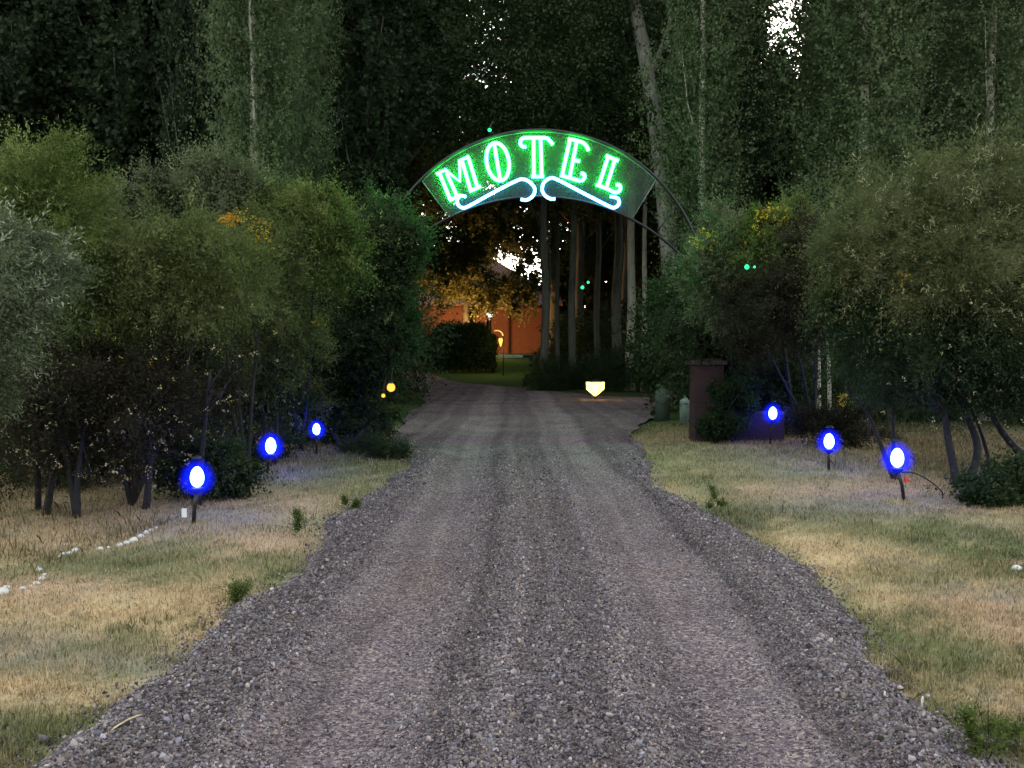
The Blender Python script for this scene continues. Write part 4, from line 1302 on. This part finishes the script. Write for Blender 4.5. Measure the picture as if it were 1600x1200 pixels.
def garden_lamp(px, py_lamp, D, s, label, lean=0.0):
    zc = at(px, py_lamp, D)
    t = thing("garden_lamp", label, "lamp", (zc[0] + lean, D, 0.0), "blue glowing garden lamps along the road")
    h = zc[2]
    mb = MB()
    mb.tube([(0, 0, -0.08), (-lean * 0.4, 0, h * 0.4), (-lean, 0, h - 0.13 * s)], [0.020, 0.019, 0.021], 10)
    mb.build("stake", M['black'], t)
    MB().lathe([(0.022, -0.155 * s), (0.05 * s, -0.145 * s), (0.068 * s, -0.115 * s), (0.066 * s, -0.100 * s), (0.05 * s, -0.098 * s)], 18, (-lean, 0, h)).build("cup", M['black'], t)
    g = MB().lathe(egg(0.066 * s, 0.102 * s), 22, (-lean, 0, h + 0.006)).build("bulb", BULB, t)
    MB().lathe(egg(0.205 * s, 0.215 * s, 22), 28, (-lean, 0, h)).build("halo_globe", HALO, t)
    MB().lathe([(0.055 * s, 0.186 * s), (0.05 * s, 0.200 * s), (0.025 * s, 0.215 * s), (0.008, 0.222 * s)], 14, (-lean, 0, h)).build("cap", M['black'], t)
    return t, h


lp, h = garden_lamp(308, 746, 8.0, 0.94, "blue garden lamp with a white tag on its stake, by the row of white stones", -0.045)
MB().box((-0.075, -0.012, 0.105), (0.045, 0.008, 0.085)).build("tag", M['tagwhite'], lp, smooth_shade=False)
MB().tube([(-0.02, -0.015, 0.19), (-0.05, -0.02, 0.17), (-0.075, -0.014, 0.148)], 0.003, 5).build("tag_string", M['black'], lp)
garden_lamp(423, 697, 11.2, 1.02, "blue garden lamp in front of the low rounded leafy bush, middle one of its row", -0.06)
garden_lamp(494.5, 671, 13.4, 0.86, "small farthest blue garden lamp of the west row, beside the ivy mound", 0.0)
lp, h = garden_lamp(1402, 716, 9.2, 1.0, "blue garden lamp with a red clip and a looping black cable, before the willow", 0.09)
MB().box((0.0, -0.028, 0.235), (0.05, 0.03, 0.04)).build("clip", M['red'], lp, smooth_shade=False, bevel=0.004)
MB().tube(spline([(-0.04, 0, h - 0.15), (0.10, 0.02, h - 0.16), (0.25, 0.04, h - 0.23), (0.37, 0.05, h - 0.32), (0.43, 0.06, 0.08), (0.43, 0.06, 0.0)], 6), 0.008, 6).build("cable", M['black'], lp)
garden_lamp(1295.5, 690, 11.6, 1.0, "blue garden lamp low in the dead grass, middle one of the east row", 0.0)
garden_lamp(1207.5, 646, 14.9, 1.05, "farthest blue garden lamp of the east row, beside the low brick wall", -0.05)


# ------------------------------------------------------------------ warm lamps down the drive
def point(name, loc, col, power, size, parent=None):
    l = bpy.data.lights.new(name, 'POINT')
    l.energy, l.color, l.shadow_soft_size = power, col, size
    o = bpy.data.objects.new(name, l)
    COL.objects.link(o)
    o.location = loc
    if parent is not None: o.parent = parent
    return o


WARM = glow("warm_lantern_light", (1.0, 0.60, 0.10), 0.5)
AMBER = glow("amber_bulb_light", (1.0, 0.25, 0.035), 0.22)


def build_lantern():
    D = 28.4
    b = at(930, 626, D); b[2] = 0.01
    t = thing("garden_lantern", "bright yellow five sided lantern at the far edge of the road under the pale trunks", "lamp", tuple(b))
    MB().lathe([(0.10, -0.03), (0.10, 0.02), (0.035, 0.03), (0.03, 0.12), (0.06, 0.14)], 10).build("foot", M['black'], t)
    MB().lathe([(0.035, 0.145), (0.29, 0.37), (0.30, 0.60)], 6).build("glass", WARM, t, smooth_shade=False)
    mb = MB()
    for k in range(6):
        a = 2 * math.pi * k / 6
        c, s_ = math.cos(a), math.sin(a)
        mb.tube([(0.04 * c, 0.04 * s_, 0.14), (0.295 * c, 0.295 * s_, 0.37), (0.305 * c, 0.305 * s_, 0.61)], 0.007, 5)
    mb.build("frame", M['black'], t)
    MB().lathe([(0.315, 0.605), (0.315, 0.625), (0.05, 0.66), (0.02, 0.70)], 6).build("lid", M['black'], t, smooth_shade=False)


def amber(px, py, D, r, label, h_over=True):
    c = at(px, py, D)
    t = thing("amber_lamp", label, "lamp", tuple(c), "amber lamps under the dense bush")
    MB().lathe(egg(r, r * 1.1), 18).build("bulb", AMBER, t)
    MB().lathe([(r * 0.55, r * 0.85), (r * 0.6, r * 1.15), (r * 0.2, r * 1.5)], 14).build("cap", M['black'], t)
    MB().tube(spline([(0, 0, r * 1.4), (0.01, 0.05, r * 1.4 + 0.12), (0.02, 0.16, r * 1.4 + 0.24)], 4), 0.005, 6).build("wire", M['black'], t)


build_lantern()
amber(611, 605, 13.3, 0.062, "round amber lamp at the road's edge under the dense bush, larger of two")
amber(599, 618, 13.2, 0.028, "small pointed amber light close to the round amber lamp")

# small green lights hung among the leaves
LEDG = glow("green_fairy_bulb", (0.02, 1.0, 0.20), 0.25)
for (px, py, D, r, lab) in [(1167, 417, 12.9, 0.034, "bright green fairy light in the dull bush below the yellow blossom"), (1179, 417, 12.9, 0.016, "faint green fairy light just beside the brightest one"),
                            (910, 449, 30.0, 0.055, "green fairy light beside the bare grey trunk, lower of two"), (919, 441, 30.0, 0.04, "green fairy light beside the bare grey trunk, upper of two"),
                            (765, 203, 15.2, 0.030, "pale green fairy light just above the neon sign's panel")]:
    c = at(px, py, D)
    t = thing("fairy_light", lab, "light", tuple(c), "green fairy lights among the leaves")
    MB().lathe(egg(r, r), 10).build("bulb", LEDG, t)
    MB().tube([(0, 0, r * 0.9), (0.01, 0, r * 2.0), (0.05, 0.02, r * 5)], r * 0.25, 5).build("wire", M['black'], t)

# ------------------------------------------------------------------ the motel building at the end of the drive
def build_house():
    D = 62.5
    g = 1.45
    X = lambda px, d=D: (px - 800) * d / FPX
    Z = lambda py, d=D: at(800, py, d)[2]
    t = thing("brick_house", "orange brick motel building lit warm at the end of the drive", "building", (X(740), D, g))
    ox, oy = X(740), D
    x0, x1, x2 = X(590) - ox, X(760) - ox, X(872) - ox
    ze = Z(479) - g
    mb = MB()
    mb.box(((x0 + x1) / 2, 2.0, ze / 2 - 0.1), (x1 - x0, 4.0, ze + 0.2))
    mb.build("wall", M['housebrick'], t, smooth_shade=False)
    mb = MB()
    mb.box(((x1 + x2) / 2, 3.2, ze / 2 - 0.1), (x2 - x1, 4.0, ze + 0.2))
    mb.build("side_wall", M['housebrick'], t, smooth_shade=False)
    mb = MB()
    mb.add([(x0 - .3, -0.5, ze + .02), (x2 + .3, -0.5, ze + .02), (x2 + .3, 4, ze + 1.3), (x0 - .3, 4, ze + 1.3), (x0 - .3, -0.5, ze + .14), (x2 + .3, -0.5, ze + .14), (x2 + .3, 4, ze + 1.42), (x0 - .3, 4, ze + 1.42)],
           [(0, 3, 2, 1), (4, 5, 6, 7), (0, 1, 5, 4), (1, 2, 6, 5), (2, 3, 7, 6), (3, 0, 4, 7)])
    mb.build("porch_roof", M['roof'], t, smooth_shade=False)
    for k in range(22):
        xx = x0 + 0.2 + k * (x2 - x0 - 0.4) / 21
        MB().box((xx, -0.42, ze - 0.06), (0.12, 0.5, 0.15)).build("rafter_end", M['black'], t, smooth_shade=False)
    # upper storey and the main roof sloping down away from the road
    xr = X(842, D + 4) - ox
    zb = Z(447, D + 4) - g
    zt = Z(394, D + 8) - g
    xm = X(750, D + 8) - ox
    MB().box(((x0 + x2) / 2, 6.2, (zb + ze) / 2), (x2 - x0 - .3, 4.5, zb - ze + 0.2)).build("upper_wall", M['darkwall'], t, smooth_shade=False)
    mb = MB()
    xa = x0 - 0.6
    mb.add([(xa, 3.3, zb), (xr, 3.3, zb), (xr, 10.5, zb), (xa, 10.5, zb), (xa + 3, 7.2, zt), (xm, 7.2, zt), (xa, 3.3, zb - .16), (xr, 3.3, zb - .16), (xr, 10.5, zb - .16), (xa, 10.5, zb - .16)],
           [(0, 1, 5, 4), (1, 2, 5), (2, 3, 4, 5), (3, 0, 4), (6, 9, 8, 7), (0, 6, 7, 1), (1, 7, 8, 2), (2, 8, 9, 3), (3, 9, 6, 0)])
    mb.build("roof", M['roof'], t, smooth_shade=False)
    # lit tree in front of it
    bt = np.array((X(728, 60), 60.0, 1.42))
    tr = thing("garden_tree", "garden tree before the brick house, its trunk and leaves lit orange from below", "tree", tuple(bt))
    top = at(722, 250, 60) - bt
    mb = MB()
    mb.tube(spline([(0, 0, -.1), top * 0.45 + (.1, 0, 0), top * 0.8, top], 5), list(np.linspace(0.24, 0.1, 16)), 10)
    for (px, py) in [(690, 420), (760, 430), (680, 380), (770, 400), (800, 460)]:
        mb.tube(spline([top * 0.5, (top * 0.5 + at(px, py, 59.5) - bt) / 2 + np.array((0, 0, .3)), at(px, py, 59.5) - bt], 4), list(np.linspace(0.1, 0.03, 9)), 6)
    mb.build("trunk", M['bark'], tr)
    r = np.random.default_rng(77)
    bl = [(at(px, py, d) - bt, np.array([w * 60 / FPX, w * 60 / FPX * .8, h_ * 60 / FPX])) for (px, py, d, w, h_) in
          [(690, 445, 59.5, 38, 26), (730, 440, 59.2, 40, 30), (770, 455, 59.4, 30, 20), (700, 405, 60, 40, 26), (735, 385, 60.5, 30, 30), (815, 470, 58.5, 22, 26), (820, 450, 58.5, 14, 20), (670, 395, 60.3, 24, 40)]]
    bl += [(at(px, py, d) - bt, np.array([w * 60 / FPX, w * 60 / FPX * .7, h_ * 60 / FPX])) for (px, py, d, w, h_) in
           [(720, 330, 60, 80, 36), (680, 270, 60, 80, 60), (770, 290, 60, 80, 60), (820, 330, 59, 50, 50), (720, 200, 60, 110, 70), (820, 220, 60, 70, 80), (745, 365, 60, 46, 20), (812, 368, 59, 34, 26), (668, 360, 59.5, 34, 26), (775, 345, 59, 60, 22), (745, 415, 59.5, 24, 22), (800, 388, 58, 36, 16), (826, 420, 58, 18, 26), (762, 378, 59, 26, 14), (790, 452, 58.4, 34, 16), (760, 470, 58.4, 24, 10)]]
    P, Dd = sprays(bl, 17000, r, -0.1, 0.2, 24, 0.35)
    V, F = leaf_faces(P, Dd, r.uniform(0.3, 0.8, len(P)), 7, 0.27, 0.19, 0.4, r)
    link("crown", mesh_np("crown", V, F, [leaf_mat("garden_tree_leaf", (0.05, 0.06, 0.02), (0.11, 0.12, 0.04), (0.2, 0.2, 0.09))]), tr)
    # the floodlight behind the hedge that lights wall and tree
    fl = thing("floodlight", "small warm floodlight between hedge and brick house at the tree's foot", "lamp", (X(722, 57.2), 57.2, 1.3))
    MB().box((0, 0, 0.12), (0.34, 0.16, 0.22)).build("case", M['black'], fl, smooth_shade=False, bevel=0.01)
    MB().box((0, 0.05, 0.235), (0.30, 0.14, 0.012)).build("lens", glow("floodlight_lens", (1.0, 0.5, 0.14), 8.0), fl, smooth_shade=False)
    point("flood_beam", (0, 0.1, 0.5), (1.0, 0.47, 0.15), 230.0, 0.15, fl)
    # globe lamp and the curved lantern before the house
    c = at(765, 491, 60.8)
    gl = thing("globe_lamp", "white blue globe lamp on a dark post before the brick house corner", "lamp", (c[0], 60.8, 1.42))
    MB().tube([(0, 0, -.1), (0, 0, c[2] - 1.42 - 0.15)], 0.06, 8).build("post", M['black'], gl)
    MB().lathe(egg(0.20, 0.20), 18, (0, 0, c[2] - 1.42)).build("globe", glow("globe_white", (0.62, 0.80, 1.0), 0.4), gl)
    MB().lathe([(0.34, 0.24), (0.36, 0.28), (0.10, 0.55), (0.03, 0.75)], 8, (0, 0, c[2] - 1.42)).build("lamp_hood", M['black'], gl)
    c = at(779, 533, 48.6)
    cl = thing("crook_lamp", "yellow lamp hanging from a pale crook beside the clipped hedge", "lamp", (c[0] + 0.12, 48.6, 0.28))
    cz = c[2] - 0.28
    MB().tube([(0.14, 0, -.1), (0.14, 0, cz + 0.30)], 0.03, 8).build("post", M['black'], cl)
    MB().tube(spline([(0.14, 0, cz + 0.30), (0.06, 0, cz + 0.48), (-0.14, 0, cz + 0.60), (-0.36, 0, cz + 0.58)], 6), 0.035, 8).build("crook", solid("cream_paint", (0.75, 0.62, 0.35), 0.5), cl)
    MB().lathe([(0.03, -0.30), (0.06, -0.18), (0.11, -0.02), (0.12, 0.12), (0.05, 0.17)], 10, (0.0, -0.1, cz)).build("lantern", glow("yellow_lantern", (1.0, 0.66, 0.10), 0.10), cl)
    point("lantern_light", (-0.1, -0.6, cz), (1.0, 0.62, 0.2), 4.0, 0.15, cl)
    for (px, py, w, lab) in [(790, 553, 28, "pale stone slab edging the lawn nearest the hedge"), (818, 552, 34, "pale stone slab edging the lawn before the brick house, middle one"), (827, 547, 22, "small pale stone slab farthest along the lawn's edge")]:
        c = at(px, py, 56.5)
        tag(MB().box((0, 0, 0.10), (w * 56.5 / FPX, 0.5, 0.20)).build("kerb_slab", M['slab'], None, (c[0], 56.5, float(gz(0, 56.5)) - 0.03), False, 0.03), lab, "stone slab", "pale slabs edging the lawn")


build_house()


def build_hedge():
    D = 50.5
    b = at(722, 590, D); b[2] = float(gz(0, D)) - .05
    t = thing("clipped_hedge", "dark clipped hedge between the road's bend and the brick house", "hedge", tuple(b))
    r = np.random.default_rng(91)
    w, d, h = 94 * D / FPX / 2, 1.0, (590 - 521) * D / FPX
    n = 9000
    f = r.random(n)
    x, y, z = r.uniform(-1, 1, n), r.uniform(-1, 1, n), r.uniform(0.1, 1, n)
    k = r.integers(0, 4, n)
    y = np.where(k < 2, -1 + 0.15 * r.random(n), y)
    z = np.where(k == 2, 1 - 0.1 * r.random(n), z)
    x = np.where(k == 3, np.sign(x) * (1 - .1 * r.random(n)), x)
    q = 1 - 0.28 * smooth(0.6, 1.0, np.abs(x)) * smooth(0.4, 1, z)
    P = np.stack([x * w, y * d, z * h * q + 0.12 * clump(np.stack([x * w, y, z * h], 1), 4, 2.0) * z], 1)
    Dd = unit(np.stack([x * 0.5, y * 0.8 - 0.1, z * 0.6], 1) + 0.6 * r.normal(size=(n, 3)))
    V, F = leaf_faces(P, Dd, r.uniform(0.15, 0.35, n), 7, 0.15, 0.11, 0.0, r)
    link("foliage", mesh_np("foliage", V, F, [M['hedge']]), t)
    mb = MB()
    for i in range(9):
        xx = -w * 0.9 + i * w * 0.225
        mb.tube([(xx, 0, -.2), (xx + 0.1, 0.05, h * 0.5), (xx - .05, 0, h * 0.85)], [0.06, 0.045, 0.02], 6)
    mb.build("stem", M['bark_dark'], t)


build_hedge()

# ------------------------------------------------------------------ whitewashed stones and bits along the verge
iv, jf = ico()


def stone(px, py, w, label, name="white_stone", cat="stone", group="whitewashed stones edging the west verge"):
    g = gp(px, py)
    s = w * g[1] / FPX / 2
    r = np.random.default_rng(int(px * 7 + py))
    # one subdivision of the icosahedron, lumped
    V = [tuple(v) for v in iv]
    mid, F = {}, []

    def mp(a, b_):
        k = (min(a, b_), max(a, b_))
        if k not in mid:
            m_ = unit((np.array(V[a]) + np.array(V[b_])) / 2)
            V.append(tuple(m_)); mid[k] = len(V) - 1
        return mid[k]
    for (a, b_, c) in jf:
        x, y, z = mp(a, b_), mp(b_, c), mp(c, a)
        F += [(a, x, z), (b_, y, x), (c, z, y), (x, y, z)]
    A_ = np.array(V) * (1 + 0.11 * r.normal(size=(len(V), 1)).clip(-1.5, 1.5)) * np.array((s, s * r.uniform(0.7, 1.0), s * r.uniform(0.6, 0.8)))
    a = r.uniform(0, 6.28)
    A_ = A_ @ np.array([[math.cos(a), math.sin(a), 0], [-math.sin(a), math.cos(a), 0], [0, 0, 1]])
    me = mesh_np(name, A_, np.array(F), [M['white']], None, True)
    return tag(link(name, me, None, (g[0], g[1], s * 0.45)), label, cat, group)


GA = "whitewashed stone in the broken row below the tagged blue lamp"
for (x, y, w) in [(100, 869, 12), (108, 867, 9), (118, 863, 13), (156, 860, 11), (187, 854, 10), (198, 851, 11), (209, 848, 15), (220, 840, 10), (228, 834, 9), (236, 830, 8), (94, 872, 8), (170, 857, 7), (244, 826, 6)]:
    stone(x, y, w, GA)
GBS = "whitewashed stone in the cluster under the silver leaved bush"
for (x, y, w) in [(62, 894, 11), (66, 907, 12), (57, 915, 13), (35, 923, 11), (4, 930, 22), (60, 890, 8), (70, 900, 8), (10, 921, 12), (48, 918, 8)]:
    stone(x, y, w, GBS)
stone(1589, 892, 17, "lone white stone in the deep green turf of the east verge", group=None)
stone(425, 922, 7, "lone pale pebble at the gravel's west edge above the dry turf", "pale_pebble", "stone", None)
stone(327, 1044, 9, "pale rounded pebble standing out on the west gravel bank", "pale_pebble", "stone", None)
for (px, py, lab) in [(1381, 1098, "pale dry stub standing in the east gravel bank, taller of two"), (1440, 1106, "pale dry stub standing in the east gravel bank, thinner one by the turf")]:
    g = gp(px, py)
    tag(MB().tube([(0, 0, -.01), (0.002, 0, 0.02), (0.005, 0.003, 0.042)], [0.006, 0.0055, 0.004], 7).build("dry_stub", M['white'], None, (g[0], g[1], 0.01)), lab, "plant stub", "pale dry stubs in the gravel")
g = gp(140, 1180)
tag(MB().tube(spline([(0, 0, 0), (0.03, 0.10, 0.03), (0.07, 0.22, 0.035), (0.10, 0.30, 0.02)], 5), 0.004, 6).build("dry_twig", solid("straw", (0.45, 0.36, 0.2), 0.9), None, (g[0], g[1], 0.02)), "pale curved dry twig lying on the near west gravel bank", "twig")
